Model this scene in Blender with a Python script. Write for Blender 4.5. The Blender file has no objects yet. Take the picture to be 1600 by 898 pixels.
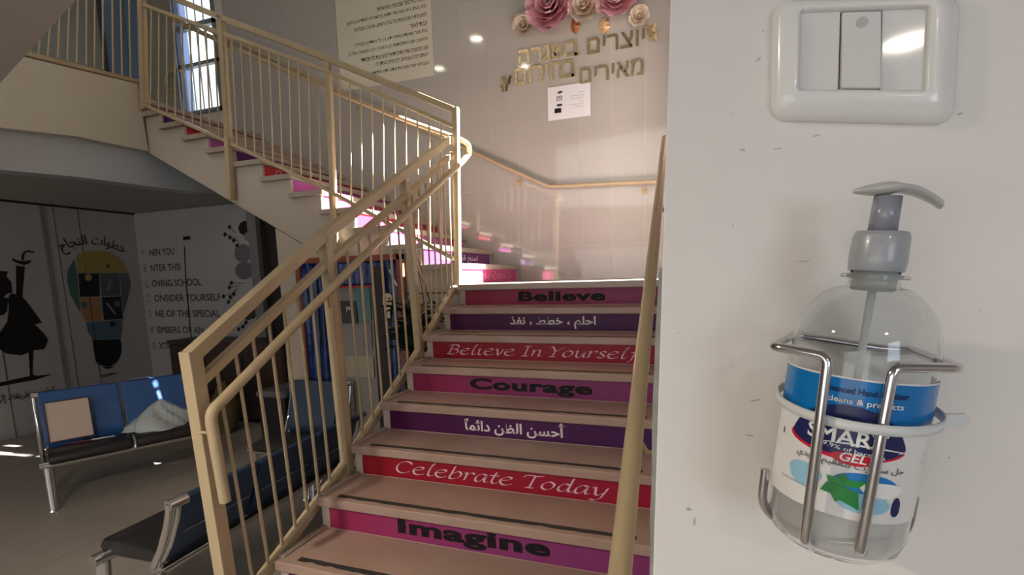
import bpy, bmesh, math, random
from mathutils import Vector, Matrix
random.seed(7)
C = bpy.context.scene.collection
scn = bpy.context.scene
PI = math.pi
L = 1.65                      # height of the landing above the ground floor

# ---------------------------------------------------------------- camera
F, CX, CY = 771.4341, 800.0, 532.7589      # focal length and principal point, in 1600x898 pixels
YAW, PITCH, ROLL = -.3363, -.1298, -.0283
CAM = Vector((1.6809, -3.5497, .0508 + L))
_fwd = Vector((math.sin(YAW)*math.cos(PITCH), math.cos(YAW)*math.cos(PITCH), math.sin(PITCH)))
_r0 = Vector((math.cos(YAW), -math.sin(YAW), 0)); _u0 = _r0.cross(_fwd)
_R = _r0*math.cos(ROLL) + _u0*math.sin(ROLL); _U = -_r0*math.sin(ROLL) + _u0*math.cos(ROLL)
cd = bpy.data.cameras.new('camera'); cam = bpy.data.objects.new('camera', cd); C.objects.link(cam)
cd.sensor_width = 36; cd.lens = 36*F/1600; cd.shift_y = (CY-449)/1600; cd.clip_start = .02; cd.clip_end = 200
cam.matrix_world = Matrix(((_R.x, _U.x, -_fwd.x, CAM.x), (_R.y, _U.y, -_fwd.y, CAM.y), (_R.z, _U.z, -_fwd.z, CAM.z), (0, 0, 0, 1)))
scn.camera = cam

# ---------------------------------------------------------------- world, sun, lights, exposure
w = bpy.data.worlds.new('sky'); scn.world = w; w.use_nodes = True
bg = w.node_tree.nodes['Background']; bg.inputs[0].default_value = (.80, .88, 1.0, 1); bg.inputs[1].default_value = .42
scn.view_settings.view_transform = 'Standard'; scn.view_settings.look = 'None'
scn.view_settings.exposure = 0.0; scn.view_settings.gamma = 1; scn.view_settings.use_curve_mapping = False
def sun(direction, power, col, angle):
    d = bpy.data.lights.new('sun', 'SUN'); d.energy = power; d.color = col; d.angle = angle
    o = bpy.data.objects.new('sun', d); C.objects.link(o); o.rotation_euler = Vector(direction).to_track_quat('-Z', 'Y').to_euler(); return o
sun((-.84, -.10, -.50), 95, (1, .96, .92), math.radians(.6))
def area(loc, to, sx, sy, power, col):
    d = bpy.data.lights.new('daylight_fill', 'AREA'); d.shape = 'RECTANGLE'; d.size = sx; d.size_y = sy; d.energy = power; d.color = col
    o = bpy.data.objects.new('daylight_fill', d); C.objects.link(o); o.location = loc
    o.rotation_euler = (Vector(to)-Vector(loc)).to_track_quat('-Z', 'Y').to_euler(); return o
area((-1.5, -9.0, 1.3), (-.5, 0, 1.9), 6.0, 2.4, 86, (1, .95, .88))     # added fill, low and unseen behind the viewer
area((3.4, -6.0, 1.9), (1.4, -3.2, 1.6), 1.0, 1.0, 17, (.74, .86, 1))    # added cool fill on the right, brightens the near wall
area((.2, -8.5, 4.6), (-2.2, .5, 3.4), 5.0, 2.2, 84, (.98, .97, .90))  # added high fill behind the viewer for fascia and back wall
area((-1.5, -1.2, 6.1), (-1.2, 0.4, 2.6), 3.0, 2.0, 8, (1, .88, .74)) # added warm fill over the stairwell

# ---------------------------------------------------------------- helpers
def P(u, v, ax, val):
    """point of the real plane (axis ax = val) seen at pixel u, v of the photograph; used to take measurements"""
    d = _fwd + _R*((u-CX)/F) - _U*((v-CY)/F)
    t = (val - CAM[ax])/d[ax]
    return CAM + d*t
MATS = {}
def mat(name, col, rough=.5, metal=0, noise=0, nscale=6, bump=0, bscale=60, col2=None, spec=.5, trans=0, alpha=1, emit=0, ior=1.45, coat=0):
    if name in MATS: return MATS[name]
    m = bpy.data.materials.new(name); m.use_nodes = True; nt = m.node_tree; b = nt.nodes['Principled BSDF']
    b.inputs['Base Color'].default_value = (*col, 1); b.inputs['Roughness'].default_value = rough; b.inputs['Metallic'].default_value = metal
    b.inputs['Specular IOR Level'].default_value = spec; b.inputs['IOR'].default_value = ior
    b.inputs['Transmission Weight'].default_value = trans; b.inputs['Alpha'].default_value = alpha; b.inputs['Coat Weight'].default_value = coat
    if emit: b.inputs['Emission Color'].default_value = (*col, 1); b.inputs['Emission Strength'].default_value = emit
    tc = nt.nodes.new('ShaderNodeTexCoord')
    if noise or col2:
        n = nt.nodes.new('ShaderNodeTexNoise'); n.inputs['Scale'].default_value = nscale; n.inputs['Detail'].default_value = 6
        nt.links.new(tc.outputs['Object'], n.inputs['Vector'])
        r = nt.nodes.new('ShaderNodeMapRange'); r.inputs[1].default_value = .3; r.inputs[2].default_value = .7
        nt.links.new(n.outputs['Fac'], r.inputs[0])
        mx = nt.nodes.new('ShaderNodeMix'); mx.data_type = 'RGBA'
        c2 = col2 if col2 else tuple(max(0, c*(1-noise)) for c in col)
        mx.inputs[6].default_value = (*col, 1); mx.inputs[7].default_value = (*c2, 1)
        nt.links.new(r.outputs[0], mx.inputs[0]); nt.links.new(mx.outputs[2], b.inputs['Base Color'])
    if bump:
        n2 = nt.nodes.new('ShaderNodeTexNoise'); n2.inputs['Scale'].default_value = bscale; n2.inputs['Detail'].default_value = 4
        nt.links.new(tc.outputs['Object'], n2.inputs['Vector'])
        bp = nt.nodes.new('ShaderNodeBump'); bp.inputs['Strength'].default_value = bump; bp.inputs['Distance'].default_value = .01
        nt.links.new(n2.outputs['Fac'], bp.inputs['Height']); nt.links.new(bp.outputs[0], b.inputs['Normal'])
    MATS[name] = m; return m
def grad_mat(name, c1, c2, x0, x1, rough=.4, axis=0):
    """printed vinyl that changes colour along the step"""
    m = bpy.data.materials.new(name); m.use_nodes = True; nt = m.node_tree; b = nt.nodes['Principled BSDF']
    b.inputs['Roughness'].default_value = rough; b.inputs['Specular IOR Level'].default_value = .22
    tc = nt.nodes.new('ShaderNodeTexCoord'); s = nt.nodes.new('ShaderNodeSeparateXYZ'); nt.links.new(tc.outputs['Object'], s.inputs[0])
    r = nt.nodes.new('ShaderNodeMapRange'); r.inputs[1].default_value = x0; r.inputs[2].default_value = x1; nt.links.new(s.outputs[axis], r.inputs[0])
    mx = nt.nodes.new('ShaderNodeMix'); mx.data_type = 'RGBA'; mx.inputs[6].default_value = (*c1, 1); mx.inputs[7].default_value = (*c2, 1)
    nt.links.new(r.outputs[0], mx.inputs[0]); nt.links.new(mx.outputs[2], b.inputs['Base Color']); return m

class MB:
    def __init__(s): s.v = []; s.f = []; s.sm = []
    def add(s, vs, fs, smooth=False):
        o = len(s.v); s.v += [tuple(v) for v in vs]; s.f += [tuple(i+o for i in f) for f in fs]; s.sm += [smooth]*len(fs); return s
    def box(s, a, b):
        x0, y0, z0 = a; x1, y1, z1 = b
        return s.add([(x0,y0,z0),(x1,y0,z0),(x1,y1,z0),(x0,y1,z0),(x0,y0,z1),(x1,y0,z1),(x1,y1,z1),(x0,y1,z1)],
                     [(0,3,2,1),(4,5,6,7),(0,1,5,4),(1,2,6,5),(2,3,7,6),(3,0,4,7)])
    def prism(s, pts, d):
        """closed polygon pts (3D, planar) extruded by vector d"""
        n = len(pts); d = Vector(d)
        vs = [Vector(p) for p in pts] + [Vector(p)+d for p in pts]
        return s.add(vs, [tuple(range(n))[::-1], tuple(range(n, 2*n))] + [(i, (i+1) % n, n+(i+1) % n, n+i) for i in range(n)])
    def beam(s, a, b, wx, wz, side=None):
        """rectangular bar from a to b; wx across (horizontal), wz the other way"""
        a = Vector(a); b = Vector(b); d = (b-a).normalized()
        sd = Vector(side).normalized() if side else (d.cross(Vector((0,0,1))) if abs(d.z) < .9 else Vector((1,0,0)))
        sd = (sd - d*sd.dot(d)).normalized(); up = sd.cross(d)
        q = [sd*(i*wx/2)+up*(j*wz/2) for i, j in ((-1,-1),(1,-1),(1,1),(-1,1))]
        return s.add([a+k for k in q]+[b+k for k in q], [(3,2,1,0),(4,5,6,7),(0,1,5,4),(1,2,6,5),(2,3,7,6),(3,0,4,7)])
    def tube(s, pts, r, n=10, cap=True):
        pts = [Vector(p) for p in pts]; m = len(pts)
        rr = r if isinstance(r, (list, tuple)) else [r]*m
        t0 = (pts[1]-pts[0]).normalized(); ref = Vector((0,0,1)) if abs(t0.z) < .9 else Vector((1,0,0))
        nrm = (ref - t0*ref.dot(t0)).normalized(); vs = []
        for i, p in enumerate(pts):
            t = ((pts[min(i+1, m-1)]-p).normalized() + (p-pts[max(i-1, 0)]).normalized()).normalized()
            nrm = (nrm - t*nrm.dot(t)).normalized(); bn = t.cross(nrm)
            vs += [p + (nrm*math.cos(2*PI*k/n)+bn*math.sin(2*PI*k/n))*rr[i] for k in range(n)]
        fs = [(i*n+k, i*n+(k+1) % n, (i+1)*n+(k+1) % n, (i+1)*n+k) for i in range(m-1) for k in range(n)]
        s.add(vs, fs, True)
        if cap: s.add(vs[:n], [tuple(range(n))[::-1]]); s.add(vs[-n:], [tuple(range(n))])
        return s
    def lathe(s, prof, n=24, o=(0,0,0), caps=True):
        """prof = [(r, z)...] about the z axis through o"""
        o = Vector(o); vs = [o+Vector((r*math.cos(2*PI*k/n), r*math.sin(2*PI*k/n), z)) for r, z in prof for k in range(n)]
        m = len(prof)
        s.add(vs, [(i*n+k, i*n+(k+1) % n, (i+1)*n+(k+1) % n, (i+1)*n+k) for i in range(m-1) for k in range(n)], True)
        if caps: s.add(vs[:n], [tuple(range(n))[::-1]]); s.add(vs[-n:], [tuple(range(n))])
        return s
    def ball(s, c, r, n=10, sq=(1,1,1)):
        c = Vector(c); vs = []; m = n//2+1
        for i in range(m+1):
            a = -PI/2+PI*i/m
            vs += [c+Vector((r*sq[0]*math.cos(a)*math.cos(2*PI*k/n), r*sq[1]*math.cos(a)*math.sin(2*PI*k/n), r*sq[2]*math.sin(a))) for k in range(n)]
        return s.add(vs, [(i*n+k, i*n+(k+1) % n, (i+1)*n+(k+1) % n, (i+1)*n+k) for i in range(m) for k in range(n)], True)
    def xf(s, M): s.v = [tuple(M @ Vector(v)) for v in s.v]; return s
    def mesh(s, name, m):
        me = bpy.data.meshes.new(name); me.from_pydata([tuple(v) for v in s.v], [], s.f)
        me.polygons.foreach_set('use_smooth', s.sm); me.materials.append(m); me.update(); return me
    def build(s, name, m, parent=None, bevel=0, seg=2, sub=0):
        o = bpy.data.objects.new(name, s.mesh(name, m)); C.objects.link(o)
        if bevel:
            bm = bmesh.new(); bm.from_mesh(o.data); bmesh.ops.remove_doubles(bm, verts=bm.verts, dist=1e-5)
            bmesh.ops.recalc_face_normals(bm, faces=bm.faces)
            bmesh.ops.bevel(bm, geom=list(bm.edges), offset=bevel, segments=seg, affect='EDGES', profile=.6, clamp_overlap=True)
            bm.to_mesh(o.data); bm.free()
        if parent: attach(o, parent)
        return o
def attach(o, parent):
    """parent without moving: geometry is written in world coordinates, the empties only translate/rotate"""
    o.parent = parent
    inv = Matrix.Identity(4); p = parent
    o.matrix_parent_inverse = world_of(parent).inverted() if world_of(parent) else inv
def world_of(o):
    m = Matrix.LocRotScale(o.location, o.rotation_euler, o.scale)
    if o.parent: m = world_of(o.parent) @ o.matrix_parent_inverse @ m
    return m
def thing(name, label, cat, loc=(0,0,0), rz=0, group=None):
    o = bpy.data.objects.new(name, None); C.objects.link(o); o.location = loc; o.rotation_euler = (0, 0, rz); o.empty_display_size = .05
    return tag(o, label, cat, group)
def tag(o, label, cat, group=None):
    o['label'] = label; o['category'] = cat
    if group: o['group'] = group
    return o
def struct(name, mb, m, **k):
    o = mb.build(name, m, **k); o['kind'] = 'structure'; return o
def link_copy(me, name, parent, loc=None, rot=None, scale=None):
    o = bpy.data.objects.new(name, me); C.objects.link(o)
    if loc is not None: o.location = loc
    if rot is not None: o.rotation_euler = rot
    if scale is not None: o.scale = scale
    if parent: attach(o, parent)
    return o
# Arabic letters in their joined shapes (isolated, final, initial, medial)
AR = {'ا':(0xFE8D,0xFE8E),'أ':(0xFE83,0xFE84),'إ':(0xFE87,0xFE88),'د':(0xFEA9,0xFEAA),'ذ':(0xFEAB,0xFEAC),'ر':(0xFEAD,0xFEAE),'ز':(0xFEAF,0xFEB0),
 'و':(0xFEED,0xFEEE),'ى':(0xFEEF,0xFEF0),'ة':(0xFE93,0xFE94)}
for ch, b in {'ب':0xFE8F,'ت':0xFE95,'ج':0xFE9D,'ح':0xFEA1,'خ':0xFEA5,'س':0xFEB1,'ط':0xFEC1,'ظ':0xFEC5,'ع':0xFEC9,'ف':0xFED1,'ق':0xFED5,'ك':0xFED9,'ل':0xFEDD,'م':0xFEE1,'ن':0xFEE5,'ه':0xFEE9,'ي':0xFEF1,'ئ':0xFE89}.items():
    AR[ch] = (b, b+1, b+2, b+3)
def arabic(s):
    out = []
    for i, ch in enumerate(s):
        if ch not in AR: out.append(ch); continue
        f = AR[ch]; p = i > 0 and len(AR.get(s[i-1], ())) == 4; n = i+1 < len(s) and s[i+1] in AR and len(f) == 4
        out.append(chr(f[3] if p and n else f[1] if p else f[2] if n else f[0]))
    return ''.join(reversed(out))
def hebrew(s): return s[::-1]
def text_mesh(body, bold=0, shear=0, depth=.0):
    cu = bpy.data.curves.new('text', 'FONT'); cu.body = body; cu.size = 1; cu.shear = shear; cu.resolution_u = 3; cu.space_character = 1.06 if bold > .04 else 1
    if bold: cu.bevel_depth = bold; cu.bevel_resolution = 0
    o = bpy.data.objects.new('text', cu); C.objects.link(o)
    dg = bpy.context.evaluated_depsgraph_get(); me = bpy.data.meshes.new_from_object(o.evaluated_get(dg))
    bpy.data.objects.remove(o)
    return me
def text(name, body, m, origin, xdir, ydir, wid, hei, parent, bold=0, shear=0, thick=.002, arc=None, align='fit', basis=None):
    """lettering fitted to a box: origin = lower left corner, xdir / ydir unit vectors, wid x hei in metres"""
    me = text_mesh(body, bold, shear); xs = [v.co.x for v in me.vertices]; ys = [v.co.y for v in me.vertices]
    x0, x1, y0, y1 = min(xs), max(xs), min(ys), max(ys)
    sy = hei/(y1-y0); sx = wid/(x1-x0) if wid else sy
    if wid and align == 'max': sx = min(sx, sy*1.25)
    X = Vector(xdir); Y = Vector(ydir); Z = X.cross(Y); O = Vector(origin)
    off = 0
    if align == 'right': off = -(x1-x0)*sx
    for v in me.vertices:
        a = (v.co.x-x0)*sx+off; b = (v.co.y-y0)*sy; c = thick if v.co.z > -.001 else 0
        if arc:
            wtot = (x1-x0)*sx; th = (a-wtot/2)/arc; v.co = O + X*(wtot/2+math.sin(th)*(arc+b)) + Y*((arc+b)*math.cos(th)-arc) + Z*c
        else: v.co = O + X*a + Y*b + Z*c
    me.materials.clear(); me.materials.append(m)
    o = bpy.data.objects.new(name, me); C.objects.link(o)
    if parent: attach(o, parent)
    _last[0] = o
    return o
_last = [None]
def split_letters(o, parent, name='letter'):
    """one object per letter: connected pieces that stand over each other stay together"""
    me = o.data; bm = bmesh.new(); bm.from_mesh(me); bm.verts.ensure_lookup_table(); seen = set(); comps = []
    bmesh.ops.remove_doubles(bm, verts=bm.verts, dist=1e-6); bm.verts.ensure_lookup_table(); bm.verts.index_update()
    for v in bm.verts:
        if v.index in seen: continue
        st_ = [v]; comp = []; seen.add(v.index)
        while st_:
            q = st_.pop(); comp.append(q)
            for e in q.link_edges:
                r = e.other_vert(q)
                if r.index not in seen: seen.add(r.index); st_.append(r)
        comps.append(comp)
    ext = max(v.co.x for v in bm.verts)-min(v.co.x for v in bm.verts); eyt = max(v.co.y for v in bm.verts)-min(v.co.y for v in bm.verts)
    k = 0 if ext > eyt else 1; groups = []
    for c in sorted(comps, key=lambda c: -(max(v.co[k] for v in c)-min(v.co[k] for v in c))):
        a, b = min(v.co[k] for v in c), max(v.co[k] for v in c)
        for g in groups:
            ov = min(b, g[1])-max(a, g[0])
            if ov > .5*(b-a): g[2].append(c); break
        else: groups.append([a, b, [c]])
    mt = me.materials[0]
    for a, b, cs in groups:
        ids = {v.index: i for i, v in enumerate(v for c in cs for v in c)}
        vs = [v.co.copy() for c in cs for v in c]; fs = {f for c in cs for v in c for f in v.link_faces}
        nm = bpy.data.meshes.new(name); nm.from_pydata([tuple(v) for v in vs], [], [tuple(ids[v.index] for v in f.verts) for f in sorted(fs, key=lambda f: f.index)]); nm.materials.append(mt)
        q = bpy.data.objects.new(name, nm); C.objects.link(q); attach(q, parent)
    bm.free(); bpy.data.objects.remove(o)
def decal(name, px, ax, val, m, thick, parent=None):
    """flat vinyl shape on the wall plane ax = val; outline measured in the photograph"""
    pts = [P(u, v, ax, val) for u, v in px]; d = Vector((0,0,0)); d[ax] = thick
    o = MB().prism(pts, d).build(name, m, parent)
    bm = bmesh.new(); bm.from_mesh(o.data); bmesh.ops.recalc_face_normals(bm, faces=bm.faces); bmesh.ops.triangulate(bm, faces=[f for f in bm.faces if len(f.verts) > 4]); bm.to_mesh(o.data); bm.free()
    return o
def circ(cx, cy, rx, ry=None, n=14, jag=0):
    ry = ry or rx
    return [(cx+rx*(1+jag*(k % 2))*math.cos(2*PI*k/n), cy+ry*(1+jag*(k % 2))*math.sin(2*PI*k/n)) for k in range(n)]

# ---------------------------------------------------------------- materials
M_wallw = mat('painted plaster', (.84, .80, .76), .55, noise=.05, nscale=3, bump=.12, bscale=30)
M_cream = mat('cream plaster', (.46, .405, .33), .6, noise=.08, nscale=4, bump=.08, bscale=40)
M_panel = mat('mural vinyl', (.44, .42, .41), .45, noise=.06, nscale=2)
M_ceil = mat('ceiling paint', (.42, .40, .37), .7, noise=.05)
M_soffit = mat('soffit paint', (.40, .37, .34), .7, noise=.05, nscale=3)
M_floor = mat('floor tile', (.38, .345, .31), .38, noise=.10, nscale=5, bump=.03)
M_tile = mat('glazed wall tile', (.42, .405, .38), .055, noise=.05, nscale=1.2, spec=.6)
M_grout = mat('tile grout', (.62, .57, .52), .7)
M_marble = mat('pink marble', (.41, .29, .24), .30, col2=(.345, .235, .19), nscale=4)
M_nose = mat('marble edge', (.40, .33, .27), .4, noise=.12, nscale=9)
M_strip = mat('anti slip strip', (.035, .03, .028), .7, noise=.3, nscale=60)
M_rail = mat('cream rail paint', (.47, .375, .235), .26, noise=.10, nscale=5, spec=.5)
M_chrome = mat('chrome', (.75, .75, .76), .12, 1)
M_steel = mat('wire steel', (.62, .60, .62), .16, 1)
M_blk = mat('black vinyl', (.02, .02, .022), .45, bump=.05)
M_ink = mat('black ink', (.012, .010, .012), .5, spec=.2)
M_white = mat('white vinyl', (.80, .72, .76), .4)
M_pink = mat('pale pink vinyl', (.78, .50, .58), .4)

# ---------------------------------------------------------------- the setting
HZ = 6.30       # ceiling of the upper floor
struct('floor', MB().box((-5.66, -12, -.1), (6, 1.65, 0)), M_floor)
j = MB()        # tile joints of the floor
for i in range(12): j.box((-5.66+i*.6, -12, 0), (-5.655+i*.6, 1.6, .0015))
struct('trim_1', j, mat('floor joint', (.32, .29, .26), .7))
# back wall: grout bed and glazed tiles, each one a piece
bw = struct('wall_back', MB().box((-5.66, 1.6522, 0), (1.72, 1.8, 3.96)).box((-5.66, 1.66, 3.96), (-4.75, 1.8, 5.5)).box((-4.02, 1.6522, 3.96), (1.72, 1.8, 5.5)).box((-5.66, 1.6522, 5.5), (1.72, 1.8, HZ)), M_grout)
TW, TH, G = .325, .645, .0030
tile_me = MB().box((G/2, 0, G/2), (TW-G/2, .012, TH-G/2)).mesh('wall_tile', M_tile)
for r in range(7):
    for c in range(19):
        x0 = .003 + (c-14)*TW; z0 = 1.354 + r*TH + .001
        if z0+TH > HZ or x0+TW > 1.70 or x0 < -4.8: continue
        if x0 < -4.02 and z0+TH > 3.93 and z0 < 5.5: continue
        link_copy(tile_me, 'wall_tile', bw, (x0, 1.650+.0006*random.random(), z0))
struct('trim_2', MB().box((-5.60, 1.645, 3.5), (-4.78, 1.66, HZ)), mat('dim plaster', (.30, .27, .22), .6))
struct('wall_left', MB().box((-5.8, -12, 0), (-5.66, 1.66, HZ)), M_panel)
struct('wall_rear', MB().box((-5.66, 1.45, 0), (-3.55, 1.60, 2.86)).box((-2.6, 1.45, 0), (-1.9, 1.6, 2.12)), M_panel)   # rear wall of the room below the balcony
struct('door_1', MB().box((-3.45, 1.56, 0), (-2.65, 1.6, 2.5)), mat('dark doorway', (.035, .028, .025), .5))  # near-black sheet paints the shade of the open doorway
struct('trim_3', MB().box((-3.56, 1.40, 0), (-3.42, 1.47, 2.6)), mat('grey door frame', (.22, .21, .20), .4))
# near wall with the switch and the dispenser, and the side wall of the stairs behind it
YW = -3.15
_e0, _e1 = P(1047.5, 0, 1, YW), P(1020, 898, 1, YW); _d = (_e1.x-_e0.x)/(_e1.z-_e0.z)
struct('wall_right', MB().prism([(_e0.x-_d*_e0.z, YW, 0), (5, YW, 0), (5, YW, HZ), (_e0.x+_d*.2, YW, HZ), (_e0.x+_d*.2, YW, _e0.z+.2)], (0, .16, 0)), M_wallw, bevel=.0012, seg=2)
struct('wall_sun_block', MB().box((5, -12, 0), (5.15, YW, HZ)), M_wallw)  # unseen wall added to block stray sun from the open side
hy0, hy1, hz0, hz1 = .22, .86, L+.03, L+2.75        # unseen window opening beside the landing, sized to shape the sun patch
struct('wall_side', MB().box((1.69, YW+.17, 0), (1.83, hy0, HZ)).box((1.69, hy1, 0), (1.83, 1.66, HZ)).box((1.69, hy0, 0), (1.83, hy1, hz0)).box((1.69, hy0, hz1), (1.83, hy1, HZ)), M_wallw)
# chipped metal bead on the corner of the near wall
cb = MB(); zz = -.6
prev = None
pts = []
for k in range(60):
    z = .2 + k*.0255; pts.append((_e0.x+_d*(z-_e0.z)-.0035+random.uniform(-.0007, .0012), YW+.0005, z))
cb.prism(pts + [(_e0.x+_d*(pts[-1][2]-_e0.z)+.004, YW+.0005, pts[-1][2]), (_e0.x+_d*(pts[0][2]-_e0.z)+.004, YW+.0005, pts[0][2])], (0, .15, 0))
struct('trim_4', cb, mat('chipped corner', (.22, .23, .20), .6, col2=(.36, .35, .31), nscale=45))
# ceilings
e0, e1 = Vector((-6.0, -.72, 0)), Vector((1.67, -2.91, 0))
struct('ceiling', MB().prism([(-6.0, -.72, 2.615), (1.67, -2.91, 2.615), (5, -2.91, 2.615), (5, -12, 2.615), (-6, -12, 2.615)], (0, 0, .32)), M_soffit)
struct('ceiling_upper', MB().box((-5.66, -12, HZ), (5, 1.8, HZ+.15)), M_ceil)
# balcony of the upper floor, its cream fascia over a beam that stands back
struct('balcony_slab', MB().box((-5.66, -1.25, 2.80), (-3.45, 1.64, 3.58)), M_ceil)
def fas(px, x0, x1, m, nm):
    pts = [P(u, v, 0, x0) for u, v in px]
    return struct(nm, MB().prism(pts, (x1-x0, 0, 0)), m)
fas([(215, 131), (30, 87), (-60, 67), (-60, 190), (0, 199), (120, 213), (232, 236)], -3.33, -3.47, mat('fascia plaster', (.60, .57, .47), .35, noise=.06, nscale=3), 'balcony_fascia')
fas([(232, 234), (120, 210), (0, 196), (-60, 186), (-60, 258), (0, 265), (120, 276), (250, 293), (350, 304), (350, 250)], -3.40, -3.60, mat('beam paint', (.47, .50, .53), .40), 'balcony_beam')
struct('ceiling_lower', MB().box((-5.66, -1.35, 2.73), (-3.42, 1.5, 2.80)), M_soffit)
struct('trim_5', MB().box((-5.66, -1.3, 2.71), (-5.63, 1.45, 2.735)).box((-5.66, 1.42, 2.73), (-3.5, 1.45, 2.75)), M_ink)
# window in the back wall at the upper floor, seen through the railing
wd = bpy.data.objects.new('window_1', None); C.objects.link(wd); wd['kind'] = 'structure'; wd.location = (-4.4, 1.66, 3.96)
fr = MB(); x0, x1, z0, z1 = -4.75, -4.02, 3.96, 5.5
for a, b in (((x0, 1.63, z0), (x0+.05, 1.72, z1)), ((x1-.05, 1.63, z0), (x1, 1.72, z1)), ((x0, 1.63, z0), (x1, 1.72, z0+.05)), ((x0, 1.63, z1-.05), (x1, 1.72, z1)), ((x0, 1.63, 4.555), (x1, 1.72, 4.60)), ((x0, 1.63, 5.02), (x1, 1.72, 5.08))): fr.box(a, b)
fr.build('window_frame', mat('grey window frame', (.20, .21, .22), .4), wd)
for i in range(5): MB().box((-4.72+i*.135, 1.60, z0), (-4.71+i*.135, 1.615, z1)).build('window_bar', mat('window bars', (.30, .33, .40), .4), wd)
M_glow = mat('bright daylight glass', (.88, .96, 1.0), .3, col2=(.70, .86, .80), nscale=9, emit=0)
nt = M_glow.node_tree; bs = nt.nodes['Principled BSDF']; mixn = [n for n in nt.nodes if n.type == 'MIX'][0]
nt.links.new(mixn.outputs[2], bs.inputs['Emission Color']); bs.inputs['Emission Strength'].default_value = 1.6
for za, zb in ((4.01, 4.555), (4.60, 5.02), (5.08, 5.45)): MB().box((-4.57, 1.69, za), (-4.07, 1.70, zb)).build('window_pane', M_glow, wd)
for za, zb in ((4.01, 4.555), (4.60, 5.02), (5.08, 5.45)): MB().box((-4.70, 1.69, za), (-4.57, 1.70, zb)).build('window_pane', mat('blue side glass', (.30, .42, .75), .3, emit=.8), wd)
MB().box((-5.60, 1.62, 3.62), (-5.30, 1.644, 6.0)).build('side_panel', mat('blue grey door', (.16, .24, .34), .3), wd)
# blue-grey door on the left wall of the upper floor
dr = bpy.data.objects.new('door_2', None); C.objects.link(dr); dr['kind'] = 'structure'; dr.location = (-5.6, 1.0, 3.62)
MB().box((-5.66, 1.34, 3.62), (-5.62, 1.64, 6.0)).build('door_leaf', mat('blue grey door', (.16, .24, .34), .3), dr)
MB().box((-5.66, 1.30, 3.62), (-5.60, 1.335, 6.0)).build('door_frame', mat('dark slot', (.04, .05, .07), .5), dr)
MB().box((-5.66, -1.2, 3.62), (-5.64, 1.30, 6.2)).build('wall_panel', mat('grey green panel', (.24, .25, .22), .35), dr)

# ---------------------------------------------------------------- lower flight
RR, GG = .165, .2845
XW = 1.685
st = thing('stair_flight', 'wide lower flight of marble steps with bright lettered risers climbing to the landing', 'stairs', (.85, -1.2, 0))
body = [(-.5*0+0.03, 0)]
prof = [(1.60, 0), (1.60, L-.045), (.035, L-.045)]
for k in range(10):
    prof.append((-k*GG+.035, L-(k+1)*RR-.045 if k < 9 else 0))
    if k < 9: prof.append((-(k+1)*GG+.035, L-(k+1)*RR-.045))
MB().prism([(.045, y, z) for y, z in prof], (XW-.045, 0, 0)).build('stair_body', M_cream, st)
V1, V2 = (.52, .055, .15), (.42, .07, .30)
RED = (.42, .012, .03); PURP = (.075, .008, .075)
m_pinkr = grad_mat('pink print', (.33, .035, .085), (.27, .06, .17), .1, 1.6)
m_magr = grad_mat('magenta print', (.32, .025, .09), (.24, .04, .165), .1, 1.0)
m_purpr = grad_mat('purple print', (.075, .008, .06), (.07, .015, .10), .1, 1.6)
m_redr = grad_mat('red print', (.30, .008, .02), (.34, .012, .04), .1, 1.6)
order = [m_pinkr, m_purpr, m_redr, m_magr, m_purpr, m_redr, m_magr, m_purpr, m_redr, m_magr]
M_plast = mat('riser plaster', (.58, .50, .43), .6)
risers = []
for k in range(10):
    z1 = L-k*RR; y = -k*GG
    back = 1.65 if k == 0 else -(k-1)*GG+.036
    t = MB().box((0, y, z1-.045), (XW, back, z1)).build('tread', M_marble if k else mat('landing marble', (.44, .38, .33), .35), st, bevel=.007, seg=3)
    if k > 0:
        MB().box((.001, y+.03, z1-.002), (.03, back-.002, z1+.010)).build('tread_edge', M_nose, t, bevel=.004)
        # worn anti-slip strip, with ragged ends and bites
        s = MB(); n = 40; a = []; b = []
        for i in range(n+1):
            x = .10+(1.52-.10)*i/n; a.append((x, y+.030+random.uniform(0, .004)+(.006 if random.random() < .12 else 0), z1)); b.append((x, y+.050+.0015*k-random.uniform(0, .003), z1))
        s.prism(a+b[::-1], (0, 0, .0022)); s.build('anti_slip_strip', M_strip, t)
    z0 = L-(k+1)*RR
    r = MB().box((.004, y+.030, z0), (XW, y+.042, z1-.045)).build('riser', M_plast, st)
    p = MB().box((.050, y+.0275, z0+.004), (XW-.006, y+.0305, z1-.047)).build('riser_sticker', order[k], st)
    risers.append((p, y+.0272, z0+.004, z1-.047))
    # flat side plaster of each step
    MB().box((.004, y+.031, max(0, z0-.25)), (.05, y+GG+.03 if k else .2, z1-.045)).build('step_side', M_cream, st)
def riser_text(k, body, u0, u1, m, f0=.22, f1=.78, **kw):
    p, y, za, zb = risers[k]; vm = L*0+449
    a = P(u0, 449+(k*60), 1, y).x; b = P(u1, 449+(k*60), 1, y).x
    # measure along the riser's own mid height
    def xat(u):
        lo, hi = 0, 1.6
        for _ in range(30):
            mid = (lo+hi)/2; d = Vector((mid, y, (za+zb)/2))-CAM; uu = CX+F*d.dot(_R)/d.dot(_fwd)
            lo, hi = (mid, hi) if uu < u else (lo, mid)
        return mid
    a, b = xat(u0), xat(u1); h = zb-za
    split_letters(text('lettering', body, m, (a, y, za+h*f0), (1, 0, 0), (0, 0, 1), b-a, h*(f1-f0), None, thick=.0015, **kw), p)
riser_text(0, 'Believe', 810, 946, M_ink, .20, .86, bold=.042)
riser_text(1, arabic('احلم ، خطط ، نفذ'), 797, 931, M_white, .10, .88, bold=.026)
riser_text(3, 'Courage', 734, 926, M_ink, .08, .88, bold=.042)
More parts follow.
